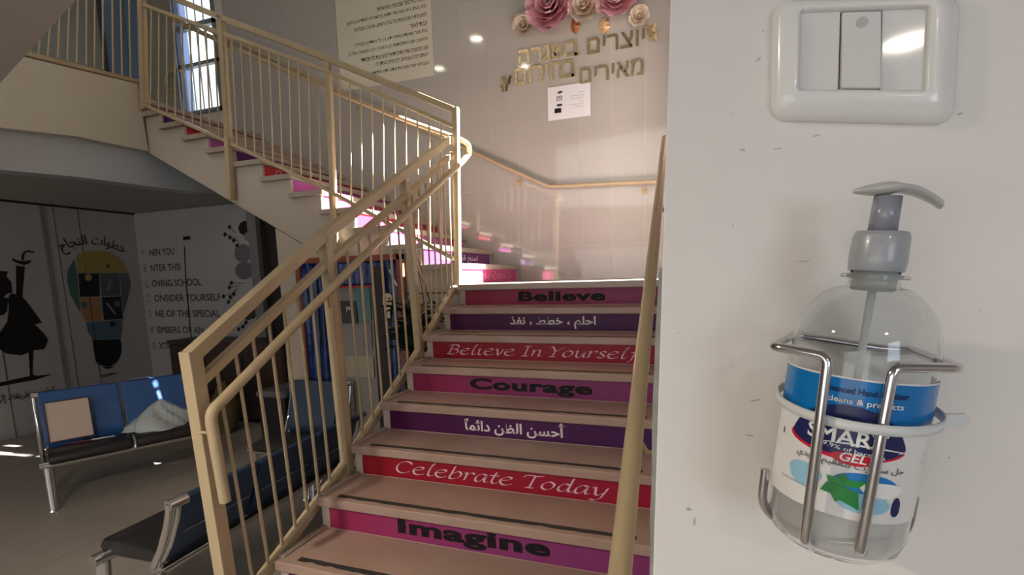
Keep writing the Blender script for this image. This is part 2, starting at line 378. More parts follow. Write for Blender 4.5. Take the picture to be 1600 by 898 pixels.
riser_text(4, arabic('أحسن الظّن دائماً'.replace('ّ', '')), 726, 884, M_white, .10, .92, bold=.026)
riser_text(6, 'Imagine', 622, 860, M_ink, .08, .94, bold=.042)

# broad-nib lettering: strokes in a unit grid, swept with a slanted pen
GLY = {
 'C': [[(.92,.80),(.78,.97),(.50,1.0),(.22,.82),(.05,.50),(.08,.18),(.30,.0),(.60,.03),(.86,.22)]],
 'B': [[(.05,.82),(.30,1.0),(.62,1.0),(.85,.90),(.82,.68),(.60,.55),(.35,.52)],[(.60,.55),(.82,.45),(.80,.18),(.55,.0),(.20,.0),(.0,.04)],[(.42,1.0),(.30,.60),(.18,.0)]],
 'T': [[(.0,.80),(.10,.96),(.40,.98),(.75,.96),(1.0,1.02)],[(.56,.97),(.45,.50),(.34,.0)],[(.14,.0),(.54,.0)]],
 'I': [[(.15,1.0),(.60,1.0)],[(.40,1.0),(.30,.5),(.22,.0)],[(.0,.0),(.45,.0)]],
 'Y': [[(.0,.92),(.14,1.0),(.26,.80),(.36,.52)],[(.92,1.0),(.66,.74),(.36,.50),(.26,.20),(.18,.0)],[(.0,.0),(.38,.0)]],
 'e': [[(.08,.34),(.45,.40),(.66,.55),(.50,.66),(.22,.56),(.06,.30),(.18,.03),(.45,.0),(.72,.14)]],
 'l': [[(.20,.60),(.36,1.02),(.44,1.05),(.30,.80),(.16,.35),(.14,.05),(.28,.0),(.44,.12)]],
 'b': [[(.32,1.05),(.20,.60),(.06,.05),(.30,.0),(.60,.18),(.70,.48),(.52,.64),(.18,.40)]],
 'r': [[(.02,.52),(.18,.64),(.16,.35),(.08,.0)],[(.14,.35),(.34,.60),(.52,.66),(.60,.54)]],
 'a': [[(.66,.58),(.42,.66),(.14,.44),(.06,.12),(.22,.0),(.46,.20),(.66,.62),(.56,.20),(.60,.02),(.78,.10)]],
 't': [[(.34,.90),(.22,.50),(.14,.12),(.26,.0),(.46,.10)],[(.02,.62),(.50,.64)]],
 'o': [[(.42,.66),(.14,.46),(.06,.16),(.28,.0),(.58,.18),(.66,.48),(.42,.66)]],
 'd': [[(.60,.52),(.38,.64),(.12,.42),(.06,.12),(.24,.0),(.46,.16),(.60,.44)],[(.72,1.08),(.66,.75),(.56,.20),(.60,.02),(.80,.10)]],
 'y': [[(.02,.54),(.16,.64),(.20,.40),(.22,.12),(.36,.04),(.60,.30)],[(.74,.64),(.62,.25),(.46,-.18),(.22,-.36),(.0,-.30)]],
 'i': [[(.04,.52),(.18,.64),(.12,.30),(.12,.04),(.26,.0),(.38,.10)],[(.22,.88),(.26,.92)]],
 'v': [[(.02,.54),(.14,.64),(.20,.35),(.26,.0),(.46,.30),(.60,.62)]],
 'n': [[(.02,.52),(.16,.64),(.14,.35),(.06,.0)],[(.12,.30),(.34,.58),(.56,.64),(.58,.40),(.52,.08),(.62,.0),(.74,.10)]],
 'u': [[(.02,.54),(.16,.64),(.12,.30),(.14,.04),(.30,.0),(.54,.30),(.68,.64),(.58,.20),(.62,.0),(.76,.10)]],
 's': [[(.56,.54),(.40,.66),(.20,.54),(.34,.34),(.48,.18),(.34,.0),(.04,.08)]],
 'f': [[(.74,.96),(.58,1.05),(.44,.80),(.30,.20),(.16,-.25),(.0,-.30)],[(.16,.60),(.60,.62)]],
 'Q': [[(.50,1.0),(.18,.75),(.06,.30),(.30,.0),(.66,.15),(.84,.60),(.50,1.0)],[(.40,.20),(.70,-.18),(1.0,-.14)]],
 'c': [[(.60,.54),(.40,.66),(.14,.44),(.08,.12),(.30,.0),(.60,.14)]],
 'k': [[(.34,1.05),(.20,.50),(.08,.0)],[(.60,.60),(.18,.30),(.44,.22),(.62,.0),(.76,.08)]],
 'q': [[(.62,.56),(.38,.64),(.12,.42),(.06,.12),(.24,.0),(.48,.22),(.66,.64),(.50,.0),(.38,-.36)]],
 'D': [[(.10,.86),(.34,1.0),(.70,.92),(.90,.58),(.76,.18),(.44,.0),(.04,.02)],[(.38,.98),(.28,.5),(.18,.0)]],
 'N': [[(.0,.0),(.20,.10),(.34,.95)],[(.34,.95),(.50,.50),(.70,.04)],[(.70,.04),(.84,.60),(1.0,1.0)]],
}
ADV = {'C': 1.0, 'B': 1.0, 'T': .90, 'I': .66, 'Y': .86, 'l': .50, 'i': .48, 'r': .62, 't': .52, 'f': .60, 'v': .68, 's': .64, ' ': .45, 'Q': 1.05, 'y': .82, 'c': .66, 'N': 1.1, 'D': 1.0}
def pen_text(name, body, m, origin, xdir, ydir, wid, hei, parent, nib=.075, ang=40, thick=.0015, base=0):
    def spline(pts):
        out = []; n = len(pts)
        if n == 2: return [Vector((*pts[0], 0)), Vector((*pts[1], 0))]
        q = [pts[0]]+pts+[pts[-1]]
        for i in range(1, n):
            p0, p1, p2, p3 = [Vector((*p, 0)) for p in q[i-1:i+3]]
            for s in range(6):
                t = s/6; out.append(.5*((2*p1)+(p2-p0)*t+(2*p0-5*p1+4*p2-p3)*t*t+(3*p1-p0-3*p2+p3)*t*t*t))
        out.append(Vector((*pts[-1], 0))); return out
    total = sum(ADV.get(c, .82) for c in body); sx = wid/total; sy = hei
    X = Vector(xdir); Y = Vector(ydir); N = X.cross(Y); O = Vector(origin)
    a = math.radians(ang); nv = Vector((math.cos(a), math.sin(a)*.8, 0))*nib/2; cur = 0
    tn = Vector((-math.sin(a), math.cos(a), 0))*nib*.16
    lev = 0
    for ch in body:
        b = MB()
        for stq in GLY.get(ch, []):
            ps = spline(stq); lev += 1
            up = N*(thick*(1+.05*(lev % 4)))
            def W(p): return O + X*((p.x+.14*p.y+cur)*sx) + Y*(p.y*sy)
            for p, q in zip(ps[:-1], ps[1:]):
                d = (q-p); 
                if d.length < 1e-6: continue
                # the nib swept from p to q, at least a hairline wide
                nn = Vector((-d.y, d.x, 0)).normalized(); wv = nv if abs(nv.dot(nn)) > nib*.11 else nn*nib*.11*(1 if nv.dot(nn) >= 0 else -1)
                c4 = [W(p-wv), W(q-wv), W(q+wv), W(p+wv)]
                b.add([c+up for c in c4], [(0, 1, 2, 3)])
                c4 = [W(p+tn), W(p-tn)]
        cur += ADV.get(ch, .82)
        if not b.v: continue
        o = b.build('letter', m, parent)
        bm = bmesh.new(); bm.from_mesh(o.data); bmesh.ops.remove_doubles(bm, verts=bm.verts, dist=1e-6)
        bm.normal_update()
        for f in bm.faces:
            if f.normal.dot(N) < 0: f.normal_flip()
        bm.to_mesh(o.data); bm.free()
def xat(y, z, u):
    lo, hi = -6, 1.66
    for _ in range(40):
        mid = (lo+hi)/2; d = Vector((mid, y, z))-CAM; uu = CX+F*d.dot(_R)/d.dot(_fwd)
        lo, hi = (mid, hi) if uu < u else (lo, mid)
    return mid
for k, body, u0, u1, nb in ((2, 'Believe In Yourself', 698, 996, .15), (5, 'Celebrate Today', 618, 950, .15)):
    p, y, za, zb = risers[k]; zm = (za+zb)/2
    a, b = xat(y, zm, u0), xat(y, zm, u1); h = zb-za
    pen_text('lettering', body, M_pink, (a, y, za+h*.27), (1, 0, 0), (0, 0, 1), b-a, h*.56, p, nib=nb)

# ---------------------------------------------------------------- upper flight, climbing to the left
UX = [-.02, -.325, -.633, -.953, -1.284, -1.600, -1.913, -2.225, -2.531, -2.815, -3.10, -3.38]
UZ = [.170, .341, .503, .675, .843, 1.005, 1.163, 1.315, 1.462, 1.602, 1.742, 1.90]
up = thing('stair_flight', 'upper flight climbing left from the landing to the balcony, partly in sunlight', 'stairs', (-1.7, .85, L))
prof = [(0, 0)]
for i in range(12):
    prof.append((UX[i]-.035, (UZ[i-1] if i else 0)-(.045 if i else 0))); prof.append((UX[i]-.035, UZ[i]-.045))
prof += [(-3.45, UZ[11]-.045), (-3.45, 1.42), (-3.37, 1.379), (-1.853, .557), (-.9, .04), (-.6, -.06), (0, -.06)]
prof = [(x, z) for i, (x, z) in enumerate(prof)]
MB().prism([(x, .10, z+L) for x, z in prof], (0, 1.545, 0)).build('stair_body', M_cream, up)
cols = [m_magr, m_purpr, m_pinkr, m_redr, m_magr, m_pinkr, m_redr, m_purpr, m_pinkr, m_redr, m_purpr, m_redr]
um = {}
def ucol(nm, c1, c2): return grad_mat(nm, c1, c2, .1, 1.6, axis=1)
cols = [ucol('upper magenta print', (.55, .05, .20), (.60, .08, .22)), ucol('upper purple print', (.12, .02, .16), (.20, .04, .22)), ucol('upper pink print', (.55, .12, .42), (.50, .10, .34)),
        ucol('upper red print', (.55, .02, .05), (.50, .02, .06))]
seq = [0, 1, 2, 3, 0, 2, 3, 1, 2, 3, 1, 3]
urs = []
for i in range(12):
    back = UX[i+1]-.036 if i < 11 else -3.47
    t = MB().box((back, .06, L+UZ[i]-.045), (UX[i], 1.645, L+UZ[i])).build('tread', M_nose, up, bevel=.006, seg=2)
    zl = L+(UZ[i-1] if i else 0)
    MB().box((UX[i]-.042, .095, zl), (UX[i]-.030, 1.64, L+UZ[i]-.045)).build('riser', M_plast, up)
    p = MB().box((UX[i]-.031, .125, zl+.004), (UX[i]-.0275, 1.60, L+UZ[i]-.047)).build('riser_sticker', cols[seq[i]], up)
    urs.append((p, UX[i]-.027, zl+.004, L+UZ[i]-.047))
def utext(i, body, y0, y1, m, f0, f1, pen=False, **kw):
    p, x, za, zb = urs[i]; h = zb-za
    if pen: return pen_text('lettering', body, m, (x, y0, za+h*f0), (0, 1, 0), (0, 0, 1), y1-y0, h*(f1-f0), p, nib=.11)
    split_letters(text('lettering', body, m, (x, y0, za+h*f0), (0, 1, 0), (0, 0, 1), y1-y0, h*(f1-f0), None, **kw), p)
utext(0, 'Believe Quickly', .30, 1.42, M_pink, .28, .82, pen=True)
utext(1, arabic('امنح قوة عينك'), .40, 1.25, M_white, .15, .85, bold=.02)
utext(3, 'Never Give In', .35, 1.35, M_pink, .25, .85, pen=True)
utext(6, 'Dare To Believe'.replace('T', 'T'), .22, 1.4, M_pink, .2, .85, pen=True)
# wall beneath the upper flight
struct('wall_stairs', MB().prism([(-1.853, .10, 0), (0.0, .10, 0), (0.0, .10, L-.07), (-.6, .10, L-.07), (-.9, .10, L+.03), (-1.853, .10, L+.55)], (0, .12, 0)), M_cream)

# ---------------------------------------------------------------- railings
def smooth_path(pts, r=.006, n=5):
    out = [pts[0]]
    for a, b, c in zip(pts[:-2], pts[1:-1], pts[2:]):
        d1 = min(r, (b-a).length*.45); d2 = min(r, (c-b).length*.45); p = b+(a-b).normalized()*d1; q = b+(c-b).normalized()*d2
        for k in range(n+1): t = k/n; out.append(p.lerp(b, t).lerp(b.lerp(q, t), t))
    out.append(pts[-1]); return out
def knots_rail(px, ax, val, w=.04, h=.045, name='rail', parent=None, m=None):
    pts = [P(u, v, ax, val) for u, v in px]; b = MB()
    for a, c in zip(pts[:-1], pts[1:]): b.beam(a, c, w, h, side=(1, 0, 0) if ax == 0 else (0, 1, 0))
    return pts, b.build(name, m or M_rail, parent, bevel=.004)
def at_t(pts, t):
    n = len(pts)-1; i = min(n-1, int(t)); return pts[i].lerp(pts[i+1], t-i)
XP = -.045
lr = thing('stair_railing', 'cream metal railing of the lower flight with square posts and thin balusters', 'railing', (XP, -1.0, 0))
LT, _ = knots_rail([(298, 556), (503, 369), (630, 272), (708, 213)], 0, XP, .05, .05, 'top_rail', lr)
LM, _ = knots_rail([(306, 602), (503, 417), (632, 307), (709, 238)], 0, XP, .04, .035, 'middle_rail', lr)
LB, _ = knots_rail([(400, 915), (532, 735), (650, 555), (713, 443)], 0, XP-.005, .045, .04, 'bottom_rail', lr)
lowB = MB(); 
def post(u0, v0, u1, v1, ax, val, s, parent, ext=0):
    a = P(u0, v0, ax, val); b = P(u1, v1, ax, val)
    if ext: b = b + (b-a).normalized()*ext
    MB().beam(a, b, s, s, side=(1, 0, 0) if ax == 0 else (1, 0, 0)).build('post', M_rail, parent, bevel=.004)
    return a, b
a = P(297, 548, 0, XP); b = P(352, 898, 0, XP); d = (b-a)/abs(b.z-a.z); b = a+d*a.z
MB().beam(a, b, .055, .055, side=(1, 0, 0)).build('post', M_rail, lr, bevel=.004)
post(507, 372, 545, 752, 0, XP, .05, lr)
post(631, 272, 660, 600, 0, XP, .05, lr)
# balusters: seven in each bay
def bay(pt, pb, t0, t1, tb0, tb1, n, parent, r, zfloor=None):
    for i in range(1, n+1):
        f = i/(n+1); a = at_t(pt, t0+(t1-t0)*f); b = at_t(pb, tb0+(tb1-tb0)*f)
        MB().tube([a, b], r, 8).build('baluster', M_rail, parent)
# first bay stands partly below the frame: extend the bottom rail down to the newel
nb = P(400, 915, 0, XP-.005); s0 = LB[1]-LB[0]; y_new = b.y+.02
ext = LB[0] + s0*((y_new-LB[0].y)/s0.y)
MB().beam(ext, LB[0], .045, .04, side=(1, 0, 0)).build('bottom_rail', M_rail, lr)
LB2 = [ext, LB[1], LB[2], LB[3]]
for q in range(3): bay(LM, LB2, q, q+1, q, q+1, 7, lr, .0075)
# round handrail on the stair side, turned down at its lower end
XH = .035
hp = [P(352, 783, 0, XH), P(329, 652, 0, XH), P(334, 638, 0, XH), P(345, 628, 0, XH), P(487, 481, 0, XH), P(560, 408, 0, XH), P(636, 333, 0, XH), P(722, 253, 0, XH), P(733, 240, 0, XH)]
hp2 = [P(733, 226, 1, .10), P(722, 219, 1, .14), P(700, 211, 1, .14), P(640, 190, 1, .14), P(560, 158, 1, .14), P(506, 136, 1, .14), P(353, 69, 1, .14), P(262, 26, 1, .14)]
hp = smooth_path(hp, .03, 4); _all = smooth_path([hp[-1]-(hp[-1]-hp[-2]).normalized()*.03, hp[-1]]+hp2, .09, 6)
MB().tube(hp, .021, 14).build('handrail', M_rail, lr)
for q, r0 in ((3.6/9, 0), (.5, 0)):
    pass
for (u, v, s, t) in ((310, 675, 330, 676), (342, 742, 349, 742), (515, 480, 512, 462), (655, 318, 655, 326)):
    MB().tube([P(u, v, 0, XP+.02), P(s, t, 0, XH)], .006, 8).build('handrail_bracket', M_rail, lr)

YP = .07
ur = thing('stair_railing', 'cream metal railing along the upper flight, white where the sun strikes it', 'railing', (-1.6, YP, L))
UT, _ = knots_rail([(225, -22), (346, 28), (512, 92), (710, 172)], 1, YP, .05, .045, 'top_rail', ur)
UM, _ = knots_rail([(225, 8), (347, 52), (513, 112), (708, 197)], 1, YP, .035, .03, 'middle_rail', ur)
UB, _ = knots_rail([(222, 162), (357, 222), (516, 299), (709, 404)], 1, YP-.012, .04, .03, 'bottom_rail', ur)
post(712, 168, 716, 452, 1, YP-.01, .045, ur, .04)
post(512, 88, 522, 330, 1, YP, .045, ur); post(518, 300, 526, 400, 1, YP-.03, .04, ur)
post(345, 24, 358, 228, 1, YP, .05, ur); post(356, 215, 361, 312, 1, YP-.03, .05, ur)
post(221, -22, 226, 172, 1, YP, .055, ur)
bay(UM, UB, 0, 1, 0, 1, 9, ur, .007); bay(UM, UB, 1, 2, 1, 2, 10, ur, .007); bay(UM, UB, 2, 3, 2, 3, 10, ur, .007)
MB().tube(_all[1:], .020, 12).build('handrail', M_rail, ur)
for u, v in ((513, 138), (353, 68)):
    MB().tube([P(u, v, 1, .14), P(u+2, v+10, 1, .13), P(u-3, v+12, 1, YP+.02)], .006, 8).build('handrail_bracket', M_rail, ur)

# balcony railing
br = thing('balcony_railing', 'cream railing with thin upright bars along the edge of the upper balcony', 'railing', (-3.38, -.5, L+1.9))
BB = [P(215, 128, 0, -3.36), P(30, 82, 0, -3.36)]; d = BB[1]-BB[0]; BB.append(BB[1]+d*.5)
MB().beam(BB[0], BB[2], .06, .035, side=(1, 0, 0)).build('bottom_rail', M_rail, br, bevel=.004)
MB().beam(BB[0]+Vector((0,0,1.05)), BB[2]+Vector((0,0,1.05)), .05, .045, side=(1, 0, 0)).build('top_rail', M_rail, br, bevel=.004)
bars = [(47, 82, 52, 50), (60.5, 85, 69, 22), (75, 88, 87, 0), (90.5, 91, 99, 0), (105.5, 95, 113, 0), (120, 98, 126, 0), (135, 102, 139, 0), (148, 105, 152, 0), (161, 108, 164.5, 0), (177, 114, 179, 0), (191, 119, 192, 0), (204, 122, 205, 0), (33, 80, 36, 60), (19, 77, 20, 60), (5, 74, 4, 60)]
for u0, v0, u1, v1 in bars:
    a = P(u0, v0, 0, -3.36); b = P(u1, v1, 0, -3.36); b = a + (b-a)*(1.02/(b.z-a.z)); b.y = a.y+(b.y-a.y)*.8
    MB().tube([a, b], .008, 8).build('baluster', M_rail, br)

# wall handrails
wh = thing('wall_handrail', 'cream round handrail fixed along the tiled wall behind the landing and upper flight', 'handrail', (.9, 1.6, L+.95))
wp = [P(u, v, 1, 1.58) for u, v in ((1046, 282), (1030, 283), (866, 291), (858, 291), (850, 288), (735, 236), (560, 156), (393, 76), (280, 27))]
MB().tube(wp, .020, 12).build('rail', M_rail, wh)
for u, v in ((1007, 284), (811, 271), (560, 158)):
    c = P(u, v+14, 1, 1.645); a = P(u, v, 1, 1.58)
    MB().tube([a, a+Vector((0, 0, -.045)), c+Vector((0, -.02, 0)), c], .007, 8).build('bracket', M_rail, wh)
    MB().tube([c+Vector((0, -.008, 0)), c+Vector((0, .004, 0))], .034, 16).build('bracket_plate', M_rail, wh)
hk = thing('wall_hook', 'curled rail end on the dark wall left of the window', 'hook', (-4.9, 1.6, L+2.7))
MB().tube([P(u, v, 1, 1.58) for u, v in ((283, 111), (272, 108), (262, 114), (257, 125), (259, 136), (268, 141))], .014, 8).build('curl', M_rail, hk)
rh = thing('wall_handrail', 'thick cream handrail rising beside the near white wall', 'handrail', (1.5, -1.5, L))
A_, B_ = P(968, 900, 0, 1.575), P(1039, 216, 1, .12)
d = (B_-A_).normalized()
MB().tube([A_-d*.25, A_, A_.lerp(B_, .5), B_], .0225, 16).build('rail', M_rail, rh)
for t in (.12, .62):
    c = A_.lerp(B_, t); MB().tube([c, c+Vector((.03, 0, -.05)), Vector((1.69, c.y, c.z-.05))], .007, 8).build('bracket', M_rail, rh)

# ---------------------------------------------------------------- on the back wall
YB = 1.648
def onwall(u, v, y=YB): return P(u, v, 1, y)
po = thing('text_poster', 'large cream poster with lines of black Hebrew text high on the tiled wall', 'poster', onwall(602, 60))
c0, c1 = onwall(523, 150), onwall(679, 118)
zt = onwall(600, -40).z
poly = [onwall(523, 147), onwall(679, 117), onwall(677, -40), onwall(521, -40)]
zb0 = (poly[0].z+poly[1].z)/2
MB().prism([(poly[3].x, YB, zb0), (poly[1].x, YB, zb0), (poly[1].x, YB, zt), (poly[3].x, YB, zt)], (0, -.006, 0)).build('sheet', mat('poster board', (.60, .58, .48), .22), po)
lines = ['אנו גאים בכל התלמידות', 'אהבה. בית ספר שמטפח בישראליות', 'ובה בעת, הוא שם את הדגש בכישורים לימודיים ובחינוך', 'למצוינות המבוססת על ערכי חופש, אהבה, סובלנות', 'וכבוד לאחר', 'בית ספר שמקדם שיתוף ידע בין כל הצדדים בקהילה',
         'החינוכי, שבו התלמידות הן המטרה והן המשימה. ועל כן', 'אנו מכוונים את התלמידות למצוינות ולהתמודד', 'האתגרים העצומים הקיימים בעידן זה', 'טכנולוגי ושל מערכות מידע וידע מתקדמות']
vr = [-14, -3, 6, 16.5, 29, 38.5, 49, 61, 71, 85]
ztop = onwall(672, 5).z; dz = .083
for i, t in enumerate(lines):
    z = ztop-(i-2)*dz; frac = len(t)/50
    wd_ = (poly[1].x-poly[3].x)*.86*frac
    text('text_line', hebrew(t), M_ink, (poly[1].x-.06-wd_, YB-.006, z-.045), (1, 0, 0), (0, 0, 1), wd_, .050, po, thick=.001, bold=.006)
no = thing('paper_notice', 'small white landscape notice below the gold lettering', 'notice', onwall(890, 157))
q = [onwall(856.5, 183), onwall(923, 177), onwall(923, 128.5), onwall(856.5, 136)]
nx0, nx1, nz0, nz1 = q[0].x, q[1].x, (q[0].z+q[1].z)/2-.03, (q[2].z+q[3].z)/2
MB().box((nx0, YB-.008, nz0), (nx1, YB, nz1)).build('sheet', mat('notice paper', (.72, .74, .78), .35), no, bevel=.002)
W_, H_ = nx1-nx0, nz1-nz0
def nb_(x0, z0, x1, z1, m): return MB().box((nx0+W_*x0, YB-.0095, nz0+H_*z0), (nx0+W_*x1, YB-.008, nz0+H_*z1)).build('print', m, no)
nb_(.16, .20, .32, .34, M_ink); nb_(.22, .40, .34, .46, M_ink)
MB().prism([(nx0+W_*x, YB-.0095, nz0+H_*z) for x, z in ((.22, .80), (.30, .77), (.37, .82), (.30, .85))], (0, .0015, 0)).build('print', M_ink, no)
text('print', hebrew('בגין'), M_ink, (nx0+W_*.21, YB-.008, nz0+H_*.60), (1, 0, 0), (0, 0, 1), W_*.14, H_*.10, no, bold=.02, thick=.0012)
nb_(.21, .575, .35, .59, M_ink)
M_gry = mat('grey print', (.42, .46, .50), .5)
for k, (a, b) in enumerate(((.72, .84), (.55, .86), (.56, .84), (.74, .84), (.52, .84), (.66, .84))): nb_(a, .72-k*.085, b, .735-k*.085, M_gry)
# gold mirror lettering
M_gold = mat('gold mirror', (.80, .62, .36), .16, 1, bump=.25, bscale=35)
gl = thing('gold_lettering', 'raised gold mirror letters in two Hebrew lines beneath the paper roses', 'sign', onwall(900, 95))
for body, u0, u1, vm, h in (('יוצרים', 918, 1008, 73, .150), ('בשגרה', 810, 905, 86, .150), ('מאירים', 906, 1006, 110, .150), ('בחירום', 805, 900, 122, .165)):
    a, b = onwall(u0, vm), onwall(u1, vm); z = {(73, 1): .03, (86, 0): .04, (110, 1): -.03, (122, 0): .06}[(vm, int(u0 > 900))]
    zz = onwall(905, 81 if vm < 95 else 115).z + (.0 if u0 > 900 else -.0)
    text('lettering', hebrew(body), M_gold, (a.x, YB, zz+z-h/2), (1, 0, 0), (0, 0, 1), b.x-a.x, h, None, bold=.014, thick=.012)
    split_letters(_last[0], gl)
# paper roses
def petal_mesh(m, name='petal', curl=.35):
    b = MB(); n, k = 6, 5; vs = []
    for i in range(n+1):
        for j in range(k+1):
            s = i/n; t = (j/k-.5)*2
            wdt = .46*math.sin(min(1, s*1.25+.12)*PI*.62)*(1-.10*s)
            ln = s*(1-.10*t*t*s) + (.035*math.cos(t*5) if i == n else 0)
            vs.append((wdt*t, ln, .28*s*s*curl*2+.16*t*t*s + (.07 if i == n else 0)))
    b.add(vs, [(i*(k+1)+j, i*(k+1)+j+1, (i+1)*(k+1)+j+1, (i+1)*(k+1)+j) for i in range(n) for j in range(k)], True)
    return b.mesh(name, m)
M_rp = grad_mat('pink paper', (.55, .14, .21), (.92, .66, .70), .35, 1.0, .6, 1)
M_rp2 = grad_mat('deep pink paper', (.42, .06, .13), (.85, .46, .53), .3, 1.0, .6, 1)
M_rc = grad_mat('cream paper', (.42, .30, .20), (.88, .80, .70), .2, .95, .6, 1)
M_rb = grad_mat('blush paper', (.38, .20, .13), (.80, .68, .55), .2, 1.0, .6, 1)
def rose(u, v, rpx, m1, m2, mc, label, rings, name='paper_rose'):
    c = onwall(u, v, 1.64); e = onwall(u+rpx, v, 1.64); R = (e-c).length*.98
    t = thing(name, label, 'paper flower', c, 0, 'paper roses on the tiled wall')
    meshes = [petal_mesh(m1), petal_mesh(m2), petal_mesh(mc)]
    for q, (n, s, tilt, dep, mi) in enumerate(rings):
        for i in range(n):
            a = 2*PI*i/n + q*.55 + random.uniform(-.08, .08)
            # petal's local +y points outwards in the wall plane, its cup towards the room (-Y)
            rot = Matrix.Rotation(a, 4, 'Y') @ Matrix.Rotation(math.radians(90), 4, 'X') @ Matrix.Rotation(math.radians(tilt+random.uniform(-5, 5)), 4, 'X')
            o = bpy.data.objects.new('petal', meshes[mi]); C.objects.link(o)
            sc = R*s; o.matrix_world = Matrix.Translation(c+Vector((0, -dep*R, 0))) @ rot @ Matrix.Diagonal((sc, sc, sc, 1))
            loc, rq, scv = o.matrix_world.decompose(); o.location = loc; o.rotation_mode = 'XYZ'; o.rotation_euler = rq.to_euler(); o.scale = scv
            attach(o, t)
    MB().ball(c+Vector((0, -.32*R, 0)), R*.14, 8).build('rose_heart', mc, t)
    return t
big = [(9, 1.0, 6, .02, 0), (9, .85, 20, .08, 1), (8, .70, 32, .14, 0), (7, .55, 44, .20, 1), (6, .42, 56, .24, 0), (5, .28, 68, .28, 2)]
mid = [(7, 1.0, 5, .02, 0), (6, .78, 20, .12, 1), (5, .56, 38, .20, 0), (4, .38, 55, .26, 1)]
rose(861, 13, 39, M_rp, M_rp2, M_rb, 'larger left pink paper peony above the gold lettering', big)
rose(966, -4, 38, M_rp, M_rp2, mat('yellow paper', (.80, .70, .32), .6), 'right pink paper peony with a pale yellow heart, cut by the top edge', big)
rose(914, 12, 27, M_rc, M_rb, M_rb, 'white paper rose between the two pink peonies', mid)
rose(819, 40, 17, M_rb, M_rc, M_rb, 'small beige paper rose at the left end of the flower row', mid)
rose(999, 27, 17, M_rc, M_rb, M_rc, 'small cream paper rose at the right end of the flower row', mid)
def leaf(u, v, u2, v2, wpx, m, label, name='paper_leaf', cat='paper leaf'):
    a, b = onwall(u, v, 1.642), onwall(u2, v2, 1.642); d = b-a; n = Vector((-d.z, 0, d.x)).normalized()*(wpx/771*5.3)
    bb = MB(); pts = []
    for s, wv in ((0, .25), (.2, .8), (.32, .70), (.5, 1.0), (.62, .78), (.8, .6), (1, 0)): pts.append((a+d*s, wv))
    rim = [p+n*wv for p, wv in pts] + [p-n*wv for p, wv in pts[::-1][1:]]
    k = len(pts); vs = [p+Vector((0, -.025, 0)) for p, _ in pts]
    allv = [p+n*wv for p, wv in pts]+vs+[p-n*wv for p, wv in pts]
    fs = [(i, i+1, k+i+1, k+i) for i in range(k-1)]+[(k+i, k+i+1, 2*k+i+1, 2*k+i) for i in range(k-1)]
    o = bb.add(allv, fs).build(name, m); return tag(o, label, cat)
M_cop = mat('copper leaf', (.55, .24, .10), .35, .6); M_gl = mat('gold leaf paper', (.85, .60, .32), .3, .5)
leaf(899, 28, 899, 54, 7.5, M_cop, 'left copper-gold leaf hanging under the white paper rose'); leaf(945, 30, 944, 54, 9, M_gl, 'right gold leaf hanging between the white rose and right peony')
leaf(835, 10, 822, -6, 8, mat('yellow leaf', (.72, .55, .18), .4, .3), 'yellow paper leaf at the upper left of the left peony')
leaf(905, 6, 889, 0, 5, M_gl, 'small shiny gold leaf beside the white rose')
def butterfly(u, v, r, label):
    c = onwall(u, v, 1.64); s = r/771*5.3
    t = thing('gold_butterfly', label, 'ornament', c, 0)
    for sx in (-1, 1):
        MB().prism([c+Vector((sx*x*s, -abs(x)*s*.5, z*s)) for x, z in ((0, .1), (.5, .8), (1, .9), (.9, .3), (.3, 0))], (0, .004, 0)).build('wing', M_gold, t)
        MB().prism([c+Vector((sx*x*s, -abs(x)*s*.5, z*s)) for x, z in ((0, 0), (.7, 0), (.6, -.7), (.2, -.5))], (0, .004, 0)).build('wing', M_gold, t)
    MB().tube([c+Vector((0, 0, -.6*s)), c+Vector((0, 0, .6*s))], s*.08, 6).build('insect_body', M_gold, t)
butterfly(1018, 46, 8, 'upper gold butterfly at the right end of the gold lettering'); butterfly(1021, 58, 7, 'lower gold butterfly at the right end of the gold lettering')
butterfly(793, 127, 8, 'upper gold butterfly at the left end of the gold lettering'); butterfly(789, 139, 6.5, 'lowest gold butterfly, left below the gold lettering')

# ---------------------------------------------------------------- near wall: switch, dispenser, bottle
def nw(u, v, y=YW): return P(u, v, 1, y)
M_plw = mat('switch plastic', (.83, .82, .80), .20, coat=.3); M_plg = mat('switch plastic inner', (.78, .77, .75), .06, coat=.3)
cc = nw(1345, 102); sw = thing('light_switch', 'white rectangular light switch plate with one rocker on the near wall', 'switch', cc)
exn = (nw(1484, 99)-nw(1207, 101)); exn.y = 0; exn.normalize(); ez = (nw(1313, 28)-nw(1310, 140)); ez.y = 0; ez.normalize()
cc = nw(1205, 98).lerp(nw(1490, 98), .5); Wp = (nw(1490, 98)-nw(1205, 98)).length; Hp = (nw(1340, -2)-nw(1340, 190)).length
ic = nw(1246, 88).lerp(nw(1440, 88), .5); iw = (nw(1440, 88)-nw(1246, 88)).length; ih = (nw(1342, 27)-nw(1342, 150)).length
ox = (ic-cc).dot(exn); oz = (ic-cc).dot(ez)
def rrect(cx, cz, w_, h_, r, n=5):
    out = []
    for k, (sx, sz) in enumerate(((1, 1), (-1, 1), (-1, -1), (1, -1))):
        for i in range(n+1):
            a = PI/2*k+PI/2*i/n; out.append((cx+sx*(w_/2-r)+r*math.cos(a), cz+sz*(h_/2-r)+r*math.sin(a)))
    return out
